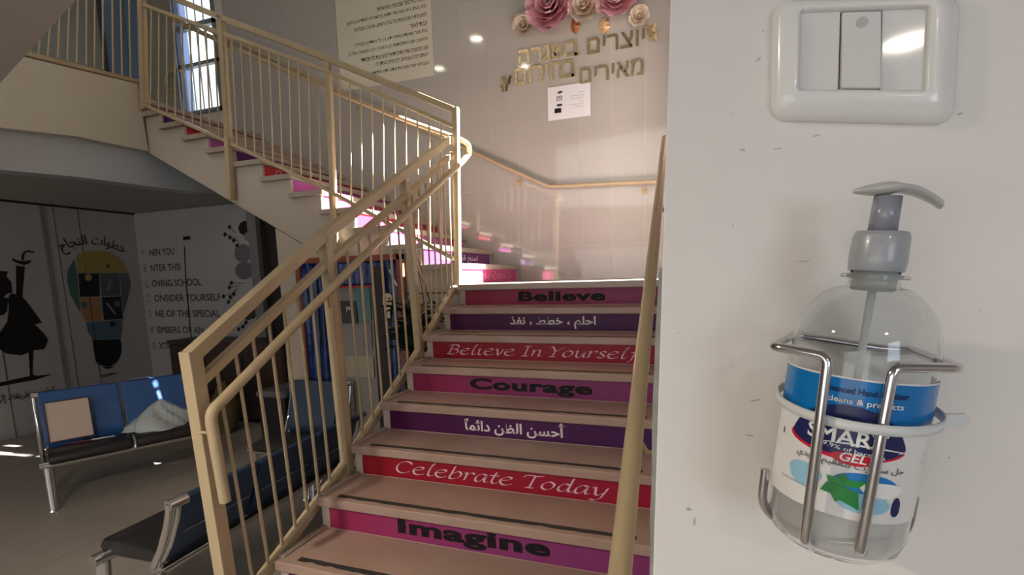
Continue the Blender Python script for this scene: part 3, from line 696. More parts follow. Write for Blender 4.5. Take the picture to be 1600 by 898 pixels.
def plane_ring(pairs, name, m, parent, hole=None):
    """stack of rounded rectangles (outline, distance from wall)"""
    b = MB(); n = len(pairs[0][0]); vs = []
    for out, dist in pairs: vs += [cc+exn*x+ez*z+Vector((0, -dist, 0)) for x, z in out]
    b.add(vs, [(i*n+k, i*n+(k+1) % n, (i+1)*n+(k+1) % n, (i+1)*n+k) for i in range(len(pairs)-1) for k in range(n)], True)
    if hole is None: b.add(vs[-n:], [tuple(range(n))])
    return b.build(name, m, parent)
plane_ring([(rrect(0, 0, Wp, Hp, .010), 0), (rrect(0, 0, Wp, Hp, .010), .003), (rrect(0, 0, Wp*.985, Hp*.975, .010), .0055), (rrect(0, oz*.2, Wp*.93, Hp*.90, .009), .0085), (rrect(ox*.6, oz*.6, Wp*.82, Hp*.80, .007), .0110), (rrect(ox, oz, iw+.004, ih+.004, .003), .0118), (rrect(ox, oz, iw, ih, .002), .0108), (rrect(ox, oz, iw, ih, .002), .004)], 'cover_plate', M_plw, sw, hole=1)
def boxm(x0, z0, x1, z1, d0, d1, name, m, parent, bv=.001):
    b = MB(); b.add([cc+exn*x+ez*z+Vector((0, -d, 0)) for d in (d0, d1) for x, z in ((x0, z0), (x1, z0), (x1, z1), (x0, z1))], [(0,1,2,3),(7,6,5,4),(0,4,5,1),(1,5,6,2),(2,6,7,3),(3,7,4,0)])
    return b.build(name, m, parent, bevel=bv)
boxm(ox-iw/2, oz-ih/2, ox-iw*.165, oz+ih/2, .003, .0075, 'blank_module', M_plg, sw, .0006)
boxm(ox+iw*.165, oz-ih/2, ox+iw/2, oz+ih/2, .003, .0075, 'blank_module', M_plg, sw, .0006)
boxm(ox-iw*.168, oz-ih/2, ox+iw*.168, oz+ih/2, .002, .0045, 'rocker_frame', mat('switch slot', (.16, .15, .14), .5), sw, .0003)
rk = MB()
fx = iw*.153; rk.add([cc+exn*(ox+x)+ez*(oz+z)+Vector((0, -d, 0)) for x, z, d in (
    (-fx, -ih*.485, .004), (fx, -ih*.485, .004), (fx, ih*.485, .004), (-fx, ih*.485, .004),
    (-fx, -ih*.485, .0125), (fx, -ih*.485, .0125), (fx, ih*.485, .0085), (-fx, ih*.485, .0085))], [(0,1,2,3),(7,6,5,4),(0,4,5,1),(1,5,6,2),(2,6,7,3),(3,7,4,0)])
rko = rk.build('rocker', M_plg, sw, bevel=.0014, seg=3)
ld = MB(); lc = cc+exn*ox+ez*(oz+ih*.34)+Vector((0, -.0090, 0)); ld.tube([lc, lc+Vector((0, -.0004, 0))], .0034, 20); ld.build('indicator', mat('indicator lens', (.50, .50, .49), .2), rko)

# bottle stands tilted as measured: axis through two points of the photo
YC = -3.207                                     # distance of the bottle axis from the wall: 5.7 cm
a0, a1 = P(1297, 838, 1, YC), P(1372, 400, 1, YC)
ax = (a1-a0).normalized(); Hb = (a1-a0).length
bx = Vector((ax.z, 0, -ax.x)); by = ax.cross(bx)*1.0
def BF(x, y, z): return a0 + bx*x - Vector((0, 1, 0))*y + ax*z     # local frame: x right, y towards the viewer, z up the bottle
bo = thing('sanitiser_bottle', 'clear plastic pump bottle of hand gel with blue and white label', 'bottle', a0)
rB = (P(1440, 640, 1, YC)-P(1206, 625, 1, YC)).length/2*.945
def lathe_b(prof, name, m, parent, n=40, caps=True):
    b = MB(); vs = [BF(r*math.cos(2*PI*k/n), r*math.sin(2*PI*k/n), z) for r, z in prof for k in range(n)]; q = len(prof)
    b.add(vs, [(i*n+k, i*n+(k+1) % n, (i+1)*n+(k+1) % n, (i+1)*n+k) for i in range(q-1) for k in range(n)], True)
    if caps: b.add(vs[:n], [tuple(range(n))[::-1]]); b.add(vs[-n:], [tuple(range(n))])
    o = b.build(name, m, parent); bm = bmesh.new(); bm.from_mesh(o.data); bmesh.ops.remove_doubles(bm, verts=bm.verts, dist=1e-6); bmesh.ops.recalc_face_normals(bm, faces=bm.faces); bm.to_mesh(o.data); bm.free()
    return o
zn = Hb*.90     # shoulder top / neck foot
zs = Hb*.66     # where the shoulder starts
outer = [(rB*.80, 0), (rB*.93, .004), (rB, .014), (rB, zs*.5), (rB, zs)]
for k in range(1, 9): a = PI/2*k/8; outer.append((rB*.33+rB*.67*math.cos(a*.97), zs+(zn-zs)*math.sin(a)))
outer += [(rB*.33, zn+.004), (rB*.33, Hb*.965)]
M_pet = mat('clear plastic', (.93, .95, .95), .05, trans=1, ior=1.12, spec=.6, coat=.6)
t_ = .0008
lathe_b(outer + [(r-t_, z) for r, z in outer[::-1] if z > .002] + [(rB*.80-t_, .0015)], 'bottle_shell', M_pet, bo, caps=False)
lathe_b([(rB*.44, Hb*.925), (rB*.46, Hb*.932), (rB*.44, Hb*.94)], 'neck_ring', M_pet, bo)
gelp = [(rB*.78, .003), (rB*.92, .006), (rB*.975, .016), (rB*.975, Hb*.30)]
lathe_b(gelp, 'gel', mat('clear gel', (.95, .92, .87), .35, alpha=.6, spec=.3), bo)
M_grp = mat('grey pump plastic', (.36, .38, .41), .28, coat=.2)
lathe_b([(rB*.36, Hb*.95), (rB*.37, Hb*.952), (rB*.385, Hb*.985), (rB*.375, Hb*1.06), (rB*.345, Hb*1.078), (rB*.20, Hb*1.08)], 'pump_collar', M_grp, bo)
lathe_b([(rB*.195, Hb*1.08), (rB*.185, Hb*1.19)], 'pump_stem', mat('dark pump plastic', (.27, .28, .32), .25, coat=.2), bo, n=28)
lathe_b([(rB*.27, Hb*.885), (rB*.30, Hb*.89), (rB*.30, Hb*.95)], 'pump_insert', mat('milky insert', (.72, .72, .70), .3, alpha=.75), bo, n=28)
lathe_b([(.0022, .012), (.0022, Hb*.95)], 'dip_tube', mat('milky tube', (.80, .82, .82), .35, alpha=.75), bo, n=14)
# pump head: a disc running out into a drooping spout
ph = MB(); sec = []
for s in range(15):
    f = s/14; x = rB*(-.47+1.15*f); z = Hb*1.205 + .0020*math.sin(f*PI*.8) - (max(0, f-.45)**2)*.026
    w2 = rB*(.05+.28*math.sin(min(1, f*2.2+.05)*PI*.5)) if f < .5 else rB*(.32-.42*(f-.5))
    h2 = .0011+.0026*math.sin(min(1, f*1.5)*PI) if f < .5 else .0022+.0006*(f-.5)
    sec.append((x, z, max(w2, .0022), max(h2, .0010)))
n = 12; vs = []
for x, z, w2, h2 in sec: vs += [BF(x, w2*math.cos(2*PI*k/n), z+h2*math.sin(2*PI*k/n)) for k in range(n)]
ph.add(vs, [(i*n+k, i*n+(k+1) % n, (i+1)*n+(k+1) % n, (i+1)*n+k) for i in range(14) for k in range(n)], True); ph.add(vs[:n], [tuple(range(n))]); ph.add(vs[-n:], [tuple(range(n))])
ph.build('pump_head', mat('light grey plastic', (.50, .51, .50), .25, coat=.3), bo)
# label wrapped round the body
rl = rB+.0004
def wrap(a0_, a1_, z0, z1, name, m, parent, rr=rl, n=26, top=None, bot=None):
    b = MB(); vs = []
    for i in range(n+1):
        f = i/n; a = a0_+(a1_-a0_)*f
        vs += [BF(rr*math.sin(a), rr*math.cos(a), bot(a) if bot else z0), BF(rr*math.sin(a), rr*math.cos(a), top(a) if top else z1)]
    b.add(vs, [(2*i, 2*i+2, 2*i+3, 2*i+1) for i in range(n)], True); return b.build(name, m, parent)
zl0, zl1 = Hb*.168, Hb*.62
lab = wrap(-1.62, 1.62, zl0, zl1, 'label', mat('white label', (.78, .77, .75), .3, coat=.2), bo)
M_blu = mat('blue label', (.0, .17, .50), .25, coat=.2); M_nav = mat('navy label', (.012, .018, .10), .3); M_redl = mat('red label', (.60, .01, .03), .3); M_lw = mat('label white', (.85, .85, .85), .35)
wrap(-1.62, 1.62, 0, zl1-.001, 'blue_band', M_blu, lab, rl+.00015, bot=lambda a: Hb*(.475-.035*math.cos(a)*0-.05*max(0, a-.9)))
ZM = [(0, .09), (.10, .205), (.14, .275), (.212, .34), (.253, .37), (.345, .412), (.375, .432), (.447, .545), (.485, .58), (.555, .62), (1, 1.06)]
def zmap(z):
    for (a, b), (c, d) in zip(ZM[:-1], ZM[1:]):
        if z <= c: return b+(d-b)*(z-a)/(c-a)
    return z
LA = -.17
def lab_poly(pts, name, m, lift=.0003):
    pts = [(x+LA, zmap(y)) for x, y in pts]
    """flat print laid on the curved label: (angle, height share) points"""
    b = MB(); bm = bmesh.new(); vv = [bm.verts.new((x, y, 0)) for x, y in pts]; bm.faces.new(vv)
    bmesh.ops.triangulate(bm, faces=bm.faces); bmesh.ops.subdivide_edges(bm, edges=list(bm.edges), cuts=2, use_grid_fill=True)
    bm.verts.ensure_lookup_table(); idx = {v: i for i, v in enumerate(bm.verts)}
    b.add([BF((rl+lift)*math.sin(v.co.x), (rl+lift)*math.cos(v.co.x), v.co.y*Hb) for v in bm.verts], [tuple(idx[v] for v in f.verts) for f in bm.faces], True); bm.free()
    return b.build(name, m, lab)
def ell(cx, cy, rx, ry, n=26, a0_=0, a1_=2*PI): return [(cx+rx*math.cos(a0_+(a1_-a0_)*k/n), cy+ry*math.sin(a0_+(a1_-a0_)*k/n)) for k in range(n)]
lab_poly(ell(-.15, .325, .80, .092), 'red_swoosh', M_redl, .0002)
lab_poly(ell(-.13, .345, .78, .095), 'navy_oval', M_nav, .0003)
lab_poly(ell(-.02, .252, .27, .034), 'red_oval', M_redl, .0004)
def lab_text(body, cx, cy, wa, h, m, bold=0, shear=0, tilt=0, lift=.0006):
    cx += LA; cy = zmap(cy)
    me = text_mesh(body, bold, shear); xs = [v.co.x for v in me.vertices]; ys = [v.co.y for v in me.vertices]
    x0, x1, y0, y1 = min(xs), max(xs), min(ys), max(ys)
    for v in me.vertices:
        a = cx+((v.co.x-x0)/(x1-x0)-.5)*wa; z = cy+((v.co.y-y0)/(y1-y0)-.5)*h+tilt*(a-cx)
        rr = rl+lift+(0 if v.co.z <= 0 else .0001); v.co = BF(rr*math.sin(a), rr*math.cos(a), z*Hb)
    me.materials.clear(); me.materials.append(m); o = bpy.data.objects.new('print', me); C.objects.link(o); attach(o, lab); return o
lab_text('SMART', -.14, .375, 1.02, .052, M_lw, .03, lift=.0007)
lab_poly([(-.50, .325), (-.1, .352), (.30, .350), (.66, .330), (.52, .318), (.58, .330), (.3, .340), (-.1, .342)], 'white_swoosh', M_lw, .0007)
lab_text('99.9% of bacteria', -.05, .302, .85, .014, M_lw, .01, tilt=-.02)
lab_text('GEL', -.01, .253, .34, .030, M_lw, .03, .2)
lab_text('cleans & protects', .02, .447, .95, .024, M_lw, .02)
lab_text('Advanced Hand Sanitizer', .0, .485, 1.1, .02, M_nav, .02)
lab_text(arabic('جل سمارت لتعقيم الأيدي'.replace('الأيدي', 'الايدي')), -.05, .212, 1.45, .030, mat('grey ink', (.12, .12, .13), .5), .01)
lab_text('hand sanitizer gel', -.75, .118, .5, .010, M_gry, .01)
lab_poly(ell(.20, .155, .42, .042), 'blue_wave', mat('mid blue print', (.02, .20, .55), .3), .0003)
lab_poly(ell(.42, .148, .30, .022), 'wave_highlight', M_lw, .0004)
lab_poly(ell(-.62, .150, .26, .034), 'water_splash', mat('pale blue print', (.30, .55, .72), .3), .0003)
lab_poly(ell(.22, .112, .34, .020), 'water_splash', mat('pale blue print', (.30, .55, .72), .3), .0004)
for k, (dx, dy, ln) in enumerate(((.0, .045, 1), (.30, .028, 1), (.26, -.040, 1), (-.05, -.042, .8), (-.28, -.020, .9), (-.22, .028, .9))):
    cx, cy = -.10, .140; px_, py_ = -dy*5.5, dx*.045
    lab_poly([(cx, cy), (cx+dx*.45+px_*.45, cy+dy*.45+py_*.9), (cx+dx*ln, cy+dy*ln), (cx+dx*.45-px_*.45, cy+dy*.45-py_*.9)], 'mint_leaf', mat('mint green %d' % (k % 2), (.02, .22+.06*(k % 2), .05), .35), .0005+.00003*k)
lab_poly(ell(.66, .110, .07, .020), 'blue_dot', M_nav, .0004)
for k, z in enumerate((.305, .262, .240)): lab_poly([(1.02, z), (1.25, z+.003), (1.25, z+.007), (1.02, z+.004)], 'small_print', M_gry, .0003)
lab_poly([(-1.15, .27), (-1.12, .27), (-1.13, .315), (-1.15, .315)], 'small_print', M_ink, .0003)
# cable tie round bottle and holder
tie = MB(); n = 44; vs = []
for i in range(n):
    a = 2*PI*i/n; r = rB+.0042+(.004*max(0, math.cos(a))); zc = Hb*(.500-.020*math.sin(a)*0)
    for dz in (-.0028, .0028): vs.append(BF(r*math.sin(a), r*math.cos(a), zc+dz+.0035*math.cos(a+.4)*-1))
tie.add(vs, [(2*i, (2*i+2) % (2*n), (2*i+3) % (2*n), 2*i+1) for i in range(n)], True)
ti = tie.build('band', mat('white nylon', (.78, .80, .80), .3, alpha=.85), None)
so = ti.modifiers.new('t', 'SOLIDIFY'); so.thickness = .0010
tt = thing('cable_tie', 'translucent white cable tie strapped round the gel bottle and wire holder', 'cable tie', a0); attach(ti, tt)
MB().prism([BF(rB+.003+x, .012-x*.5, Hb*.492+z) for x, z in ((0, -.0035), (.010, -.0035), (.014, -.001), (.014, .003), (.011, .005), (0, .0045))], (0, -.003, 0)).build('buckle', MATS['white nylon'], tt, bevel=.0006)
# wire holder
ho = thing('wire_holder', 'chrome bent-wire wall holder carrying the gel bottle', 'bottle holder', nw(1330, 600))
yf_ = YC-rB-.0035; yw_ = YW-.003; ym = YC-.012
wr = .0028
lp = smooth_path([P(1246, 520, 1, yw_), P(1208, 541, 1, yf_+.014), P(1294, 556, 1, yf_), P(1257, 846, 1, yf_), P(1270, 850, 1, yf_+.02), P(1290, 820, 1, YW-.012)], .0055)
rp_ = smooth_path([P(1424, 546, 1, yw_), P(1500, 575, 1, yf_+.014), P(1396, 573, 1, yf_), P(1343, 862, 1, yf_), P(1352, 858, 1, yf_+.02), P(1362, 830, 1, YW-.012)], .0055)
MB().tube(lp, wr, 12).build('wire', M_steel, ho); MB().tube(rp_, wr, 12).build('wire', M_steel, ho)
MB().tube(smooth_path([P(1238, 523, 1, yw_), P(1300, 533, 1, yw_), P(1380, 545, 1, yw_), P(1430, 548, 1, yw_)], .004), wr, 12).build('wire', M_steel, ho)
MB().tube(smooth_path([P(1196, 733, 1, YC), P(1189, 790, 1, YC), P(1225, 822, 1, YC+.004), P(1300, 845, 1, YC+.01)], .010), wr, 12).build('wire', M_steel, ho)
MB().tube(smooth_path([P(1428, 775, 1, YC-.004), P(1417, 832, 1, YC-.004), P(1378, 849, 1, YC), P(1300, 845, 1, YC+.01)], .010), wr, 12).build('wire', M_steel, ho)

# ---------------------------------------------------------------- waiting benches
M_blue = mat('blue vinyl', (.035, .115, .33), .42, bump=.05, bscale=90); M_bluedk = mat('dark blue vinyl', (.020, .045, .10), .45, bump=.05)
M_seat = mat('black seat vinyl', (.022, .020, .020), .42, bump=.06)
def pad(rows, width, x0, name, m, parent, T):
    """upholstered pad: rows = closed profile (y, z); rounded towards both ends of its width"""
    b = MB(); n = len(rows); cy = sum(r[0] for r in rows)/n; cz = sum(r[1] for r in rows)/n; vs = []
    st_ = [(0, .80), (.012, .95), (.03, 1), (width-.03, 1), (width-.012, .95), (width, .80)]
    for x, k in st_: vs += [(x0+x, cy+(y-cy)*(1-(1-k)*.15), cz+(z-cz)*k if abs(z-cz) < .06 else cz+(z-cz)*(1-(1-k)*.12)) for y, z in rows]
    b.add(vs, [(i*n+k, i*n+(k+1) % n, (i+1)*n+(k+1) % n, (i+1)*n+k) for i in range(5) for k in range(n)], True)
    b.add(vs[:n], [tuple(range(n))]); b.add(vs[-n:], [tuple(range(n))[::-1]])
    o = b.xf(T).build(name, m, parent); bm = bmesh.new(); bm.from_mesh(o.data); bmesh.ops.remove_doubles(bm, verts=bm.verts, dist=1e-5); bmesh.ops.recalc_face_normals(bm, faces=bm.faces); bm.to_mesh(o.data); bm.free(); return o
def bench(label, loc, rz, n, backm, w_=.52, zs_=1.0, bs=1.0, group=None):
    """local frame: x along the bench, -y is the front"""
    t = thing('waiting_bench', label, 'bench', loc, rz, group); T = Matrix.Translation(Vector(loc)) @ Matrix.Rotation(rz, 4, 'Z') @ Matrix.Diagonal((1, 1, zs_, 1))
    bz = lambda z: z if z < .4 else .4+(z-.4)*bs
    seat = [(-.02, .365), (-.035, .40), (-.015, .435), (.10, .445), (.28, .425), (.42, .40), (.44, .38), (.30, .355), (.10, .355)]
    back = [(.40, .40), (.43, .39), (.47, .48), (.50, .60), (.555, .80), (.565, .845), (.545, .855), (.52, .84), (.455, .62), (.42, .50)]
    back = [(y, bz(z)) for y, z in back]
    for i in range(n):
        x = -.015+i*(w_+.025)
        pad(seat, w_, x, 'seat', M_seat, t, T); pad(back, w_, x, 'backrest', backm, t, T)
        if i: MB().tube([(x-.01, -.03, .36), (x-.01, -.035, .43), (x-.01, .1, .45)], .009, 8).xf(T).build('divider', M_chrome, t)
        # seat stitching along the back pad
        MB().tube([(x+.02, .500, bz(.575)), (x+w_-.04, .500, bz(.575))], .003, 5).xf(T).build('seam', mat('pale piping', (.22, .25, .30), .5), t)
    Wt = n*w_+.04
    MB().tube([(-.07, .02, .36), (Wt+.07, .02, .36)], .032, 16).xf(T).build('front_beam', M_chrome, t)
    MB().tube([(-.06, .56, bz(.83)), (.03, .56, bz(.83))], .026, 14).xf(T).build('back_tube_end', M_chrome, t); MB().tube([(Wt-.03, .56, bz(.83)), (Wt+.06, .56, bz(.83))], .026, 14).xf(T).build('back_tube_end', M_chrome, t)
    MB().tube([(-.02, .40, .34), (Wt+.02, .40, .34)], .022, 14).xf(T).build('rear_beam', M_chrome, t)
    for x in (-.025, Wt+.025):
        cv = [(.56, .84), (.53, .70), (.47, .52), (.40, .38), (.30, .24), (.17, .12), (.03, .035)]; cv = [(y, bz(z)) for y, z in cv]
        MB().tube([(x-.02, y, z) for y, z in cv], .016, 10).xf(T).build('side_tube', M_chrome, t)
        MB().tube([(x+.025, y, z) for y, z in cv[:4]], .016, 10).xf(T).build('side_tube', M_chrome, t)
        MB().tube([(x, .02, .345), (x, .0, .02), (x, .0, .0)], [.034, .031, .036], 14).xf(T).build('leg', M_chrome, t)
        MB().tube([(x, .40, .34), (x, .50, .02), (x, .50, .0)], [.028, .026, .03], 14).xf(T).build('leg', M_chrome, t)
    return t, T
d1 = Vector((.44, .90)).normalized()
b1, T1 = bench('two-seat bench with bright blue backs holding a framed board and a plastic bag', (-2.90, -1.27, 0), math.atan2(d1.y, d1.x), 2, M_blue)
b2, T2 = bench('bench nearest the stairs seen from behind, dark blue backs turned to the railing', (-1.13, -.60, 0), math.radians(-88), 3, M_bluedk, .46, 1.0, .72)
b3, T3 = bench('grey-blue chair bench facing the viewer in front of the blue-draped frame', (-1.60, -.585, 0), math.radians(4), 1, mat('grey blue vinyl', (.035, .055, .095), .5, bump=.05), .47, .97)
# framed board standing on the first seat, against its back
bd = thing('framed_board', 'blank pale board with thin dark frame leaning on the left blue seat', 'board', T1 @ Vector((.2, .36, .44)))
TB = T1 @ Matrix.Translation((.005, .33, .455)) @ Matrix.Rotation(math.radians(-14), 4, 'X')
MB().box((.008, .004, .008), (.282, .016, .332)).xf(TB).build('panel', mat('board paper', (.62, .50, .42), .6), bd)
for a, c in (((0, 0, 0), (.29, .02, .01)), ((0, 0, .33), (.29, .02, .34)), ((0, 0, 0), (.009, .02, .34)), ((.281, 0, 0), (.29, .02, .34))): MB().box(a, c).xf(TB).build('frame_strip', mat('dark frame', (.07, .03, .03), .5), bd)
for k, (x, y, ln, r, m, lb) in enumerate(((.10, .20, .16, .006, mat('maroon plastic', (.18, .03, .04), .4), 'dark red marker lying on the left seat in front of the board'), (.26, .17, .15, .007, mat('pen white', (.6, .6, .6), .4), 'white marker lying on the left seat beside the red one'), (.20, .24, .12, .005, M_ink, 'black pen on the left seat behind the markers'))):
    o = MB().tube([T1 @ Vector((x, y, .452+r)), T1 @ Vector((x+ln, y-.02+.01*k, .450+r))], r, 8).build('marker_pen', m); tag(o, lb, 'pen')
# crumpled plastic bag on the second seat
pb = MB(); n, k = 18, 30; vs = []; rnd = random.Random(3)
for i in range(n+1):
    f = i/n
    for j_ in range(k):
        a = 2*PI*j_/k; r = (1-f**1.6)*(1+.16*math.sin(3*a+f*5)+.10*math.sin(7*a+f*9))+rnd.uniform(-.03, .03)*(1-f)
        vs.append((.24*r*math.cos(a)+.04*f, .15*r*math.sin(a)+.07*f, .24*f+.012*math.sin(9*a+f*14)*(1-f)*f*4))
pb.add(vs, [(i*k+j_, i*k+(j_+1) % k, (i+1)*k+(j_+1) % k, (i+1)*k+j_) for i in range(n) for j_ in range(k)], True); pb.add(vs[:k], [tuple(range(k))[::-1]])
o = pb.xf(T1 @ Matrix.Translation((.74, .22, .447))).build('plastic_bag', mat('white plastic film', (.62, .68, .68), .35, bump=.9, bscale=28, trans=.15, alpha=.93)); tag(o, 'crumpled whitish plastic bag on the right blue seat', 'bag')
o = MB().box((-.07, -.01, 0), (.07, .03, .006)).xf(T1 @ Matrix.Translation((.68, .54, .860))).build('glint_sliver', mat('glint', (.55, .68, .75), .18, .9, bump=.6, bscale=50), bevel=.002); tag(o, 'small shiny foil packet added for sunlight on top of the right blue backrest', 'sliver')  # bright metal piece added to imitate a sun glint on the backrest

# ---------------------------------------------------------------- things in the room under the balcony
M_brown = mat('dark brown wood', (.060, .035, .028), .45, noise=.3, nscale=8)
cbn = thing('cabinet', 'low dark brown cabinet against the mural wall behind the railing', 'cabinet', (-4.0, 1.2, 0))
ctop = P(290, 529, 1, 1.15).z; cx0, cx1 = P(283, 529, 1, 1.15).x, -2.75
MB().box((cx0, .98, .06), (cx1, 1.43, ctop-.03)).build('carcass', M_brown, cbn); MB().box((cx0-.015, .96, ctop-.03), (cx1+.015, 1.44, ctop)).build('cabinet_top', M_brown, cbn, bevel=.004)
for k in range(3): MB().box((cx0+.02+k*(cx1-cx0)/3, .965, .10), (cx0-.02+(k+1)*(cx1-cx0)/3, .982, ctop-.06)).build('door', M_brown, cbn, bevel=.003)
MB().box((cx0+.02, 1.0, 0), (cx1-.02, 1.4, .06)).build('plinth', M_ink, cbn)
def sack(loc, rx, ry, h, m, label, seed, cat='bag', name='bag'):
    rnd = random.Random(seed); b = MB(); vs = []; n, k = 10, 18
    for i in range(n+1):
        f = i/n; rr = math.sin(min(1, f*1.5+.25)*PI/2)*(1-.75*max(0, f-.55)/.45)
        for q in range(k):
            a = 2*PI*q/k; r = rr*(1+.10*math.sin(3*a+seed)+rnd.uniform(-.05, .05)); vs.append((rx*r*math.cos(a), ry*r*math.sin(a), h*f))
    b.add(vs, [(i*k+q, i*k+(q+1) % k, (i+1)*k+(q+1) % k, (i+1)*k+q) for i in range(n) for q in range(k)], True); b.add(vs[:k], [tuple(range(k))[::-1]]); b.add(vs[-k:], [tuple(range(k))])
    o = b.xf(Matrix.Translation(loc)).build(name, m); return tag(o, label, cat)
sack((-3.75, .62, 0), .22, .20, .62, mat('pinkish bag', (.22, .11, .09), .6, noise=.5, nscale=7), 'pinkish brown full bag standing before the cabinet', 1)
sack((-4.25, .62, 0), .20, .18, .42, mat('maroon bag', (.10, .03, .045), .5, noise=.5, nscale=9), 'maroon bag on the floor left of the pinkish bag', 2)
sack((-3.30, .60, 0), .16, .15, .60, mat('yellow green bag', (.20, .16, .07), .6, noise=.3), 'slim yellowish bag standing right of the pinkish bag', 4)
bn = thing('storage_crate', 'black crate topped with clear film beside the cream wall corner', 'crate', (-2.55, .55, 0))
c1 = P(412, 650, 1, .5); c2 = P(452, 650, 1, .5)
MB().box((c1.x, .45, 0), (c2.x, .85, P(430, 622, 1, .45).z)).build('crate', M_blk, bn, bevel=.01)
zc = P(430, 622, 1, .45).z
MB().box((c1.x-.02, .43, zc), (c2.x+.02, .87, zc+.07)).build('film', mat('clear film', (.30, .31, .33), .25, bump=.8, bscale=30, alpha=.45), bn, bevel=.03, seg=3)

# ---------------------------------------------------------------- orange-framed photo frame with blue glitter cloth, against the wall under the stairs
pf = thing('photo_booth_frame', 'tall orange-edged frame draped in glittery blue cloth against the wall under the stairs', 'frame', (-1.12, .05, 0))
M_or = mat('orange wood', (.25, .065, .03), .45, noise=.25, nscale=8); M_bc = mat('blue glitter cloth', (.005, .010, .05), .30, col2=(.015, .055, .24), nscale=30, bump=.6, bscale=30)
fx0, fx1 = P(462, 405, 1, .05).x, P(628, 396, 1, .05).x; fz = P(545, 400, 1, .05).z
for a, c in (((fx0, .03, 0), (fx0+.05, .08, fz)), ((fx1-.05, .03, 0), (fx1, .08, fz)), ((fx0, .03, fz-.05), (fx1, .08, fz))): MB().box(a, c).build('frame_bar', M_or, pf, bevel=.004)
ix0, ix1, iz = P(505, 450, 1, .05).x, P(585, 445, 1, .05).x, P(555, 446, 1, .05).z
def drape(x0, x1, z0, z1, seed):
    b = MB(); n = max(6, int((x1-x0)/.02)); k = 10; vs = []; rnd = random.Random(seed); ph = [rnd.uniform(0, 6) for _ in range(4)]
    for i in range(n+1):
        x = x0+(x1-x0)*i/n
        for q in range(k+1):
            z = z0+(z1-z0)*q/k; y = .050-.018*math.sin(x*55+ph[0]+.6*math.sin(z*4+ph[1]))-.008*math.sin(x*120+z*9+ph[2]); vs.append((x, y, z))
    b.add(vs, [(i*(k+1)+q, (i+1)*(k+1)+q, (i+1)*(k+1)+q+1, i*(k+1)+q+1) for i in range(n) for q in range(k)], True)
    o = b.build('blue_drape', M_bc, pf); sd = o.modifiers.new('t', 'SOLIDIFY'); sd.thickness = .006
drape(fx0+.05, ix0, .25, fz-.05, 1); drape(ix1+.12, fx1-.05, .25, fz-.05, 2); drape(ix0, ix1+.12, iz, fz-.05, 3)
MB().box((ix0, .04, iz-.02), (ix1, .06, iz)).build('red_bar', mat('red strip', (.35, .03, .03), .4), pf)
MB().box((ix0, .075, .25), (ix1, .085, iz-.02)).build('pale_back', mat('grey backing', (.24, .22, .20), .5), pf)
MB().box((ix1, .005, .2), (ix1+.12, .035, fz-.10)).build('dark_post', mat('near black wood', (.02, .013, .011), .5), pf)
MB().box((ix0-.10, .062, .25), (ix0, .075, fz-.12)).build('dark_panel', M_ink, pf)
def ub(u0, v0, u1, v1, y, m, name, parent=pf, th=.01):
    a, b = P(u0, v0, 1, y), P(u1, v1, 1, y); return MB().box((a.x, y, min(a.z, b.z)), (b.x, y+th, max(a.z, b.z))).build(name, m, parent)
ub(521, 470, 558, 505, .055, mat('charcoal print', (.045, .045, .05), .4), 'dark_picture')
text('print', 'you', M_white, P(541, 487, 1, .054), (1, 0, 0), (0, 0, 1), .07, .045, pf, thick=.001)
MB().prism([P(u, v, 1, .06) for u, v in ((549, 448), (577, 446), (580, 500), (562, 506), (556, 470))], (0, .006, 0)).build('teal_cloth', mat('teal cloth', (.10, .19, .20), .6), pf)
ub(565, 505, 582, 545, .062, mat('mauve cloth', (.20, .18, .20), .6), 'mauve_cloth')
ub(523, 555, 585, 590, .060, mat('tan board', (.34, .30, .23), .6), 'tan_board')
mk = MB(); outl = [(598, 462), (602, 458), (609, 458), (612, 463), (612, 475), (609, 486), (610, 497), (601, 497), (603, 485), (598, 474)]
o = mk.prism([P(u, v, 1, .0) for u, v in outl], (0, .006, 0)).build('card_mask', mat('mask card', (.48, .42, .30), .6)); tag(o, 'small cream cut-out mask hanging on the right blue drape', 'mask')
for u, v in ((602.5, 466), (608.5, 466)): 
    q = MB().tube([P(u, v, 1, -.002), P(u, v, 1, .004)], .010, 10).build('eye_hole', M_ink, o)

# ---------------------------------------------------------------- potted plant on a dark stand beside the steps
ps = thing('plant_stand', 'dark wooden stand with red shelf beside the cream railing', 'stand', (-.30, -.15, 0))
px0, px1 = P(574, 640, 1, -.25).x, P(664, 610, 1, -.25).x
pz = P(650, 588, 1, -.2).z
pc = P(664, 575, 1, -.10)
MB().box((pc.x-.12, -.28, pz-.03), (min(pc.x+.12, -.01), .02, pz)).build('stand_top', M_brown, ps, bevel=.004)
for dx in (-.11, .08):
    for yy in (-.28, -.02): MB().box((pc.x+dx, yy, 0), (pc.x+dx+.035, yy+.035, pz-.03)).build('leg', M_brown, ps)
MB().box((pc.x-.11, -.27, pz-.40), (min(pc.x+.11, -.02), .01, pz-.37)).build('shelf', mat('red shelf', (.20, .035, .025), .5), ps)
pp = thing('potted_plant', 'dark leafy plant in a brown pot behind the railing beside the steps', 'plant', (pc.x, -.21, pz))
pt_ = Vector((pc.x, -.21, pz))
MB().lathe([(.055, 0), (.075, .10), (.082, .13), (.082, .145), (.070, .145), (.068, .12)], 20, pt_).build('pot', mat('terracotta', (.16, .06, .035), .6), pp)
MB().lathe([(.001, .118), (.069, .12)], 16, pt_, caps=False).build('soil', M_ink, pp)
M_lf = mat('dark leaf', (.02, .035, .022), .4, noise=.5, nscale=12); rnd = random.Random(11)
lm = MB(); n = 6; vs = []
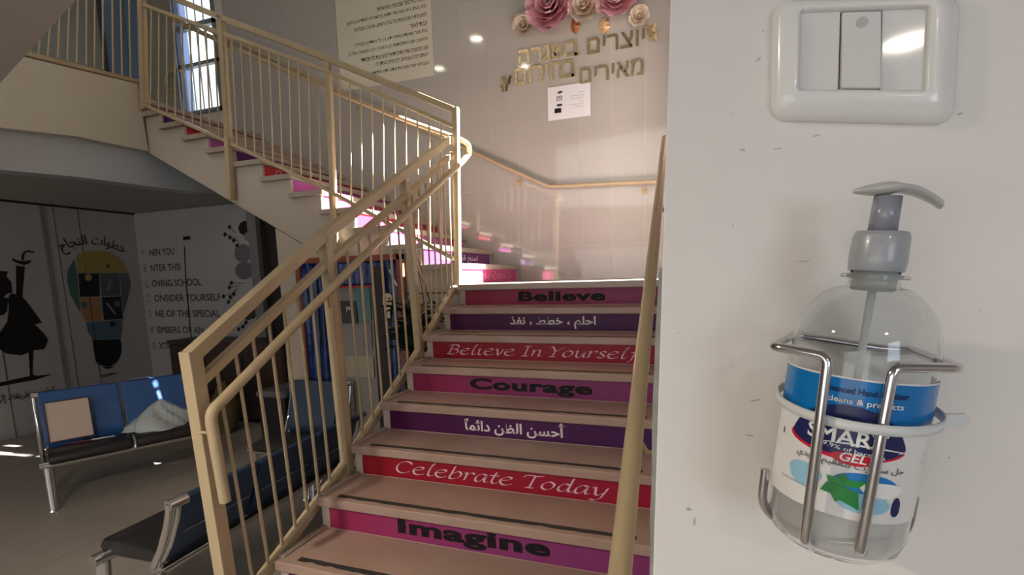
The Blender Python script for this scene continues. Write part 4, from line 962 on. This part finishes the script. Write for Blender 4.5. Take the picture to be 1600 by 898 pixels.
for i in range(n+1):
    f = i/n; w2 = .16*math.sin(f*PI)**.8+.004; z = .22*math.sin(f*PI*.8); vs += [(-w2, f, z+.03), (0, f, z-.02), (w2, f, z+.03)]
lm.add(vs, [(3*i+a, 3*i+a+1, 3*i+a+4, 3*i+a+3) for i in range(n) for a in (0, 1)], True); leaf_me = lm.mesh('leaf', M_lf)
for i in range(80):
    a = rnd.uniform(0, 2*PI); el = rnd.uniform(-.1, 1.0); base = pt_+Vector((0, 0, .13+rnd.uniform(0, .38))); ln = rnd.uniform(.13, .27)
    if math.cos(a) > .3 and rnd.random() < .5: ln *= .6
    q = bpy.data.objects.new('leaf', leaf_me); C.objects.link(q)
    q.location = base+Vector((math.cos(a)*.02, math.sin(a)*.02, 0)); q.rotation_euler = (el*.6, rnd.uniform(-.4, .4), a-PI/2); q.scale = (ln, ln, ln); attach(q, pp)
MB().tube([pt_+Vector((0, 0, .1)), pt_+Vector((.01, 0, .45))], .006, 6).build('stem', M_lf, pp)
for (u, v, s, t_) in ((643, 402, 675, 478), (650, 412, 664, 484), (653, 404, 668, 462)):
    MB().tube([P(u, v, 1, -.05), P((u+s)/2+2, (v+t_)/2, 1, -.10), P(s, t_, 1, -.13)], .0035, 6).build('dry_stem', M_brown, pp)
sk = MB().tube([P(608, 421, 1, -.02), P(620, 446, 1, -.02)], .006, 6).build('white_rod', mat('white rod', (.55, .58, .60), .4)); tag(sk, 'short slanting white rod in front of the blue drape', 'rod')

# ---------------------------------------------------------------- mural on the left wall and lettering on the rear wall
XLW = -5.658
bulb = thing('bulb_mural', 'light bulb decal made of coloured puzzle pieces with Arabic heading on the left wall', 'wall decal', P(155, 480, 0, XLW))
def B_(pts, col, name, lift=1, rough=.5):
    return decal(name, [(80+x/3.453, 340+y/3.453) for x, y in pts], 0, XLW+.001*lift, mat('decal %s' % name, col, rough), .0015, bulb)
B_([(125, 222), (138, 300), (150, 430), (160, 505), (150, 500), (105, 420), (85, 340), (90, 280)], (.07, .14, .12), 'green_piece')
B_([(135, 212), (145, 195), (200, 180), (245, 176), (290, 180), (340, 195), (390, 240), (416, 297), (145, 299)], (.36, .27, .09), 'yellow_piece')
B_([(147, 299), (258, 298), (262, 425), (155, 427)], (.012, .012, .016), 'black_piece')
B_([(262, 298), (366, 298), (374, 420), (268, 425)], (.10, .10, .115), 'grey_piece')
B_([(370, 298), (416, 298), (430, 360), (415, 430), (388, 520), (380, 420)], (.10, .125, .14), 'slate_piece')
B_([(158, 430), (265, 429), (273, 555), (187, 562), (165, 520)], (.36, .19, .09), 'orange_piece')
B_([(272, 428), (377, 424), (386, 545), (282, 553)], (.014, .014, .018), 'dark_piece')
B_([(187, 566), (384, 549), (382, 600), (375, 652), (222, 657), (197, 612)], (.08, .13, .18), 'blue_piece')
B_([(222, 659), (372, 654), (380, 690), (378, 730), (366, 762), (350, 785), (320, 800), (290, 802), (255, 792), (240, 775), (230, 720)], (.008, .008, .010), 'screw_base')
B_([(275, 806), (345, 798), (318, 814), (295, 815)], (.010, .010, .012), 'base_tip')
B_([(255, 852), (320, 836), (378, 832), (330, 850), (285, 862)], (.12, .11, .11), 'decal_shadow')
B_(circ(200, 322, 19), (.36, .27, .09), 'yellow_knob', 3); B_(circ(180, 470, 17), (.07, .14, .12), 'green_knob', 3); B_(circ(356, 465, 18), (.10, .125, .14), 'slate_knob', 3); B_(circ(331, 572, 15), (.014, .014, .018), 'dark_knob', 3)
B_(circ(308, 262, 10), (.10, .07, .03), 'dot', 3)
for pts in ([(148, 299), (416, 297)], [(258, 298), (283, 555)], [(156, 428), (376, 422)], [(187, 564), (386, 547)], [(370, 298), (388, 545)], [(138, 215), (160, 520)]):
    (x0, y0), (x1, y1) = pts; d = Vector((x1-x0, y1-y0)).normalized(); nx, ny = -d.y*1.4, d.x*1.4
    B_([(x0+nx, y0+ny), (x1+nx, y1+ny), (x1-nx, y1-ny), (x0-nx, y0-ny)], (.30, .30, .30), 'white_line', 4)
def wall_text(body, u0, v0, u1, v1, hpx, m, parent, ax=0, val=XLW, name='lettering', **kw):
    a, b = P(u0, v0, ax, val), P(u1, v1, ax, val); up_ = (P(u0, v0-hpx, ax, val)-a).length
    X = (b-a); X.z *= .0 if kw.pop('flat', True) else 1
    return text(name, body, m, a, X.normalized(), (0, 0, 1), X.length, up_, parent, **kw)
M_wl = mat('mural ink', (.03, .028, .03), .5); M_pl = mat('mural white', (.38, .38, .38), .5)
wall_text(arabic('خطوات النجاح'), 98, 388, 190, 388, 24, M_wl, bulb, arc=.62, bold=.015)
wall_text(arabic('النجاح'), 144, 403, 168, 404, 4, M_wl, bulb); wall_text(arabic('الهدف'), 128, 420, 148, 419, 5, M_wl, bulb)
o = wall_text(arabic('التعلم'), 112, 458, 122, 458, 28, M_pl, bulb)
wall_text(arabic('القوة'), 132, 460, 149, 458, 12, M_pl, bulb); wall_text(arabic('الثقة'), 148, 516, 166, 515, 9, M_pl, bulb)
for pts in ([(300, 390), (318, 335), (326, 338), (310, 394)], [(292, 462), (304, 458), (350, 515), (342, 522)]): B_(pts, (.22, .22, .23), 'small_symbol', 4)
grd = thing('graduate_silhouette', 'black silhouette decal of a leaping graduate holding up a cap on the left wall', 'wall decal', P(20, 500, 0, XLW))
def G_(pts, name, lift=1, col=(.010, .008, .009)): return decal(name, [(x/3.59, 380+y/3.59) for x, y in pts], 0, XLW+.001*lift, mat('decal %s' % name, col, .5), .0015, grd)
G_([(90, 125), (140, 130), (132, 220), (125, 300), (160, 340), (235, 445), (195, 455), (245, 505), (270, 540), (250, 592), (190, 600), (120, 628), (40, 620), (0, 595), (-40, 570), (-40, 540), (0, 500), (40, 440), (50, 360), (45, 310), (60, 280), (90, 285)], 'gown')
G_([(68, 80), (90, 95), (130, 100), (175, 92), (170, 112), (130, 122), (90, 108), (72, 98)], 'graduation_cap'); G_([(120, 95), (119, 70), (132, 48), (158, 38), (192, 48), (190, 56), (155, 48), (138, 60), (132, 95)], 'cap_tassel')
G_([(160, 598), (188, 600), (184, 680), (182, 733), (202, 744), (168, 750)], 'silhouette_leg'); G_([(-60, 790), (0, 780), (150, 747), (300, 733), (200, 765), (0, 802), (-60, 812)], 'ground_shape')
G_([(-60, 150), (45, 158), (35, 185), (62, 215), (70, 275), (40, 282), (20, 300), (45, 310), (40, 380), (20, 402), (-30, 405), (-30, 320), (-60, 280)], 'figure_head')
sl = thing('arabic_motto', 'black Arabic motto beneath the graduate silhouette on the left wall', 'wall decal', P(40, 615, 0, XLW))
wall_text(arabic('الطموح طريقك إلى النجاح'), -45, 642, 86, 612, 16, M_wl, sl, bold=.012)
for k, (u0, v0, u1, v1, w2) in enumerate(((62, 309, 66, 500, 4), (121, 330, 160, 600, .7), (-4, 500, 12, 680, .8), (80, 310, 118, 590, .6))):
    a, b = P(u0, v0, 0, XLW), P(u1, v1, 0, XLW); b.y = a.y+(b.y-a.y)*.25
    zt_, zb_ = a.z, 0
    struct('trim_%d' % (6+k), MB().box((-5.662, a.y-w2*.006, .0), (-5.650 if w2 > 2 else -5.6555, a.y+w2*.006, 2.72)), mat('wall strip', (.24, .22, .215), .5) if w2 > 2 else mat('wall seam', (.12, .11, .11), .6))
YRW = 1.449
en = thing('school_motto', 'dark serif capitals in seven lines on the rear wall left of the flowers', 'wall decal', P(280, 460, 1, YRW))
M_mot = mat('motto ink', (.05, .045, .045), .5); M_mp = mat('motto purple', (.11, .075, .10), .5)
def slab_line(cap, rest, u0, ur0, ur1, v0, v1):
    a = P(u0, v0+5, 1, YRW); text('initial', cap, M_mp, a, (1, 0, 0), (0, 0, 1), .05, .105, en, thick=.001)
    a = P(ur0, v0+4, 1, YRW); b = P(ur1, v1, 1, YRW); text('text_line', rest, M_mot, a, (1, 0, 0), (0, 0, 1), b.x-a.x, .095, en, thick=.001, bold=.012)
for cap, rest, u0, ur0, ur1, v0 in (('W', 'HEN YOU', 222, 234, 273, 396), ('E', 'NTER THIS', 226, 236, 283, 420), ('L', 'OVING SCHOOL', 229, 238, 315, 444), ('C', 'ONSIDER YOURSELF', 231, 242, 345, 467), ('O', 'NE OF THE SPECIAL', 233, 244, 344, 491), ('M', 'EMBERS OF AN', 236, 247, 318, 516), ('E', 'XTRAORDINARY', 240, 249, 322, 541)):
    slab_line(cap, rest, u0, ur0, ur1, v0, v0)
fl = thing('flower_decal', 'grey and black flower decal beside the door frame on the rear wall', 'wall decal', P(380, 420, 1, YRW))
def K_(pts, col, name, lift=1): return decal(name, [(330+x/4.27, 330+y/4.27) for x, y in pts], 1, YRW-.001*lift, mat('flora %s' % name, col, .5), -.0012, fl)
K_(circ(228, 112, 44, 46, 18, .12), (.010, .009, .010), 'black_flower', 2); K_(circ(246, 168, 26, 30), (.26, .22, .16), 'beige_flower', 3)
K_(circ(212, 280, 58, 62), (.16, .155, .17), 'grey_petal'); K_(circ(222, 395, 62, 60), (.14, .135, .15), 'lower_grey_petal', 2); K_(circ(290, 360, 26, 70), (.30, .21, .10), 'ochre_petal', 3)
K_(circ(248, 665, 62, 55, 20, .16), (.035, .034, .030), 'dark_flower', 2)
for k, (x, y, x1, y1) in enumerate(((122, 105, 165, 145), (92, 155, 165, 175), (125, 175, 170, 190), (150, 195, 185, 195), (172, 228, 190, 205), (135, 478, 220, 480), (122, 508, 190, 495), (82, 568, 150, 540), (128, 572, 160, 520), (152, 552, 175, 510), (115, 605, 150, 560), (232, 742, 255, 715), (212, 768, 245, 730), (184, 786, 230, 745))):
    K_(circ(x, y, 11, 14, 10), (.010, .009, .010), 'bud', 2); d = Vector((x1-x, y1-y)).normalized(); K_([(x-d.y*2, y+d.x*2), (x1-d.y*2, y1+d.x*2), (x1+d.y*2, y1-d.x*2), (x+d.y*2, y-d.x*2)], (.03, .028, .03), 'twig')
# black bracket spot and cable on the rear wall
o = decal('wall_clip', [(288, 370), (297, 369), (297, 374), (288, 375)], 1, YRW, M_ink, -.02); tag(o, 'small black clip on the rear wall above the motto', 'clip')
o = MB().tube([P(288, 385, 1, YRW-.005), P(290, 430, 1, YRW-.005), P(296, 500, 1, YRW-.005), P(301, 545, 1, YRW-.005)], .006, 6).build('cable', M_ink); tag(o, 'thin black cable hanging down the rear wall through the motto', 'cable')

# ---------------------------------------------------------------- recessed ceiling lights
M_lamp = mat('lamp glow', (1, .93, .80), .4, emit=14)
def downlight(x, y, z, power, label, r=.075):
    t = thing('ceiling_light', label, 'light', (x, y, z)); o_ = (x, y, z)
    MB().lathe([(r, 0), (r+.018, 0), (r+.018, -.006), (r, -.008)], 28, o_, caps=False).build('trim_ring', M_plw, t)
    MB().lathe([(.001, -.002), (r, -.002)], 28, o_, caps=False).build('lamp_lens', M_lamp, t)
    d = bpy.data.lights.new('lamp', 'AREA'); d.shape = 'DISK'; d.size = r*2; d.energy = power; d.color = (1, .88, .72); d.spread = math.radians(150)
    q = bpy.data.objects.new('lamp', d); C.objects.link(q); q.location = (x, y, z-.012); attach(q, t)
for x, y, lb in ((-2.2, -2.66, 'upper ceiling light in the middle of the stairwell'), (-3.5, -3.6, 'upper ceiling light farthest towards the front left'), (-1.72, -4.24, 'upper ceiling light nearest the front right'), (-3.93, -2.03, 'upper ceiling light above the balcony edge'), (-5.2, -2.65, 'upper ceiling light nearest the left wall')):
    downlight(x, y, HZ-.001, 5, lb, .12)
for x, y, lb in ((-.24, -4.01, 'hall ceiling light just behind the viewer on the left'), (-1.43, -7.3, 'hall ceiling light in the second row on the left'), (.56, -8.75, 'hall ceiling light in the far row on the right'), (-1.42, -10.6, 'hall ceiling light in the farthest row'), (2.53, -5.34, 'hall ceiling light behind the viewer on the right')):
    downlight(x, y, 2.614, 62 if y > -5 else 9 if x > 2 else 8, lb, .09)

# small scuffs and chips in the paint of the near wall
sc = MB(); rnd = random.Random(5)
for u, v, w_, h_, a in ((1185, 93, 10, 3, -.6), (1192, 49, 2, 4, 0), (1160, 234, 10, 4, 0), (1215, 232, 16, 2, -.1), (1275, 212, 14, 2, -.2), (1478, 3, 8, 4, 0), (1500, 178, 12, 3, -.2), (1256, 408, 20, 2, -.05), (1145, 178, 3, 2, 0), (1531, 484, 2, 2, 0), (1118, 362, 2, 2, 0), (1145, 352, 4, 3, 0), (1060, 520, 3, 2, 0), (1180, 625, 18, 2, -.2), (1172, 680, 14, 2, .1), (1214, 690, 2, 14, 0), (1483, 715, 3, 3, 0), (1076, 795, 10, 5, .2), (1085, 815, 4, 14, 0)):
    pts = [(u+(w_/2*math.cos(q)*rnd.uniform(.7, 1.1))*math.cos(a)-(h_/2*math.sin(q))*math.sin(a), v+(w_/2*math.cos(q))*math.sin(a)+(h_/2*math.sin(q)*rnd.uniform(.6, 1.2))*math.cos(a)) for q in [2*PI*k/9 for k in range(9)]]
    sc.prism([P(x, y, 1, YW-.0001) for x, y in pts], (0, -.0003, 0))
o = struct('trim_11', sc, mat('chipped paint', (.50, .46, .42), .7))
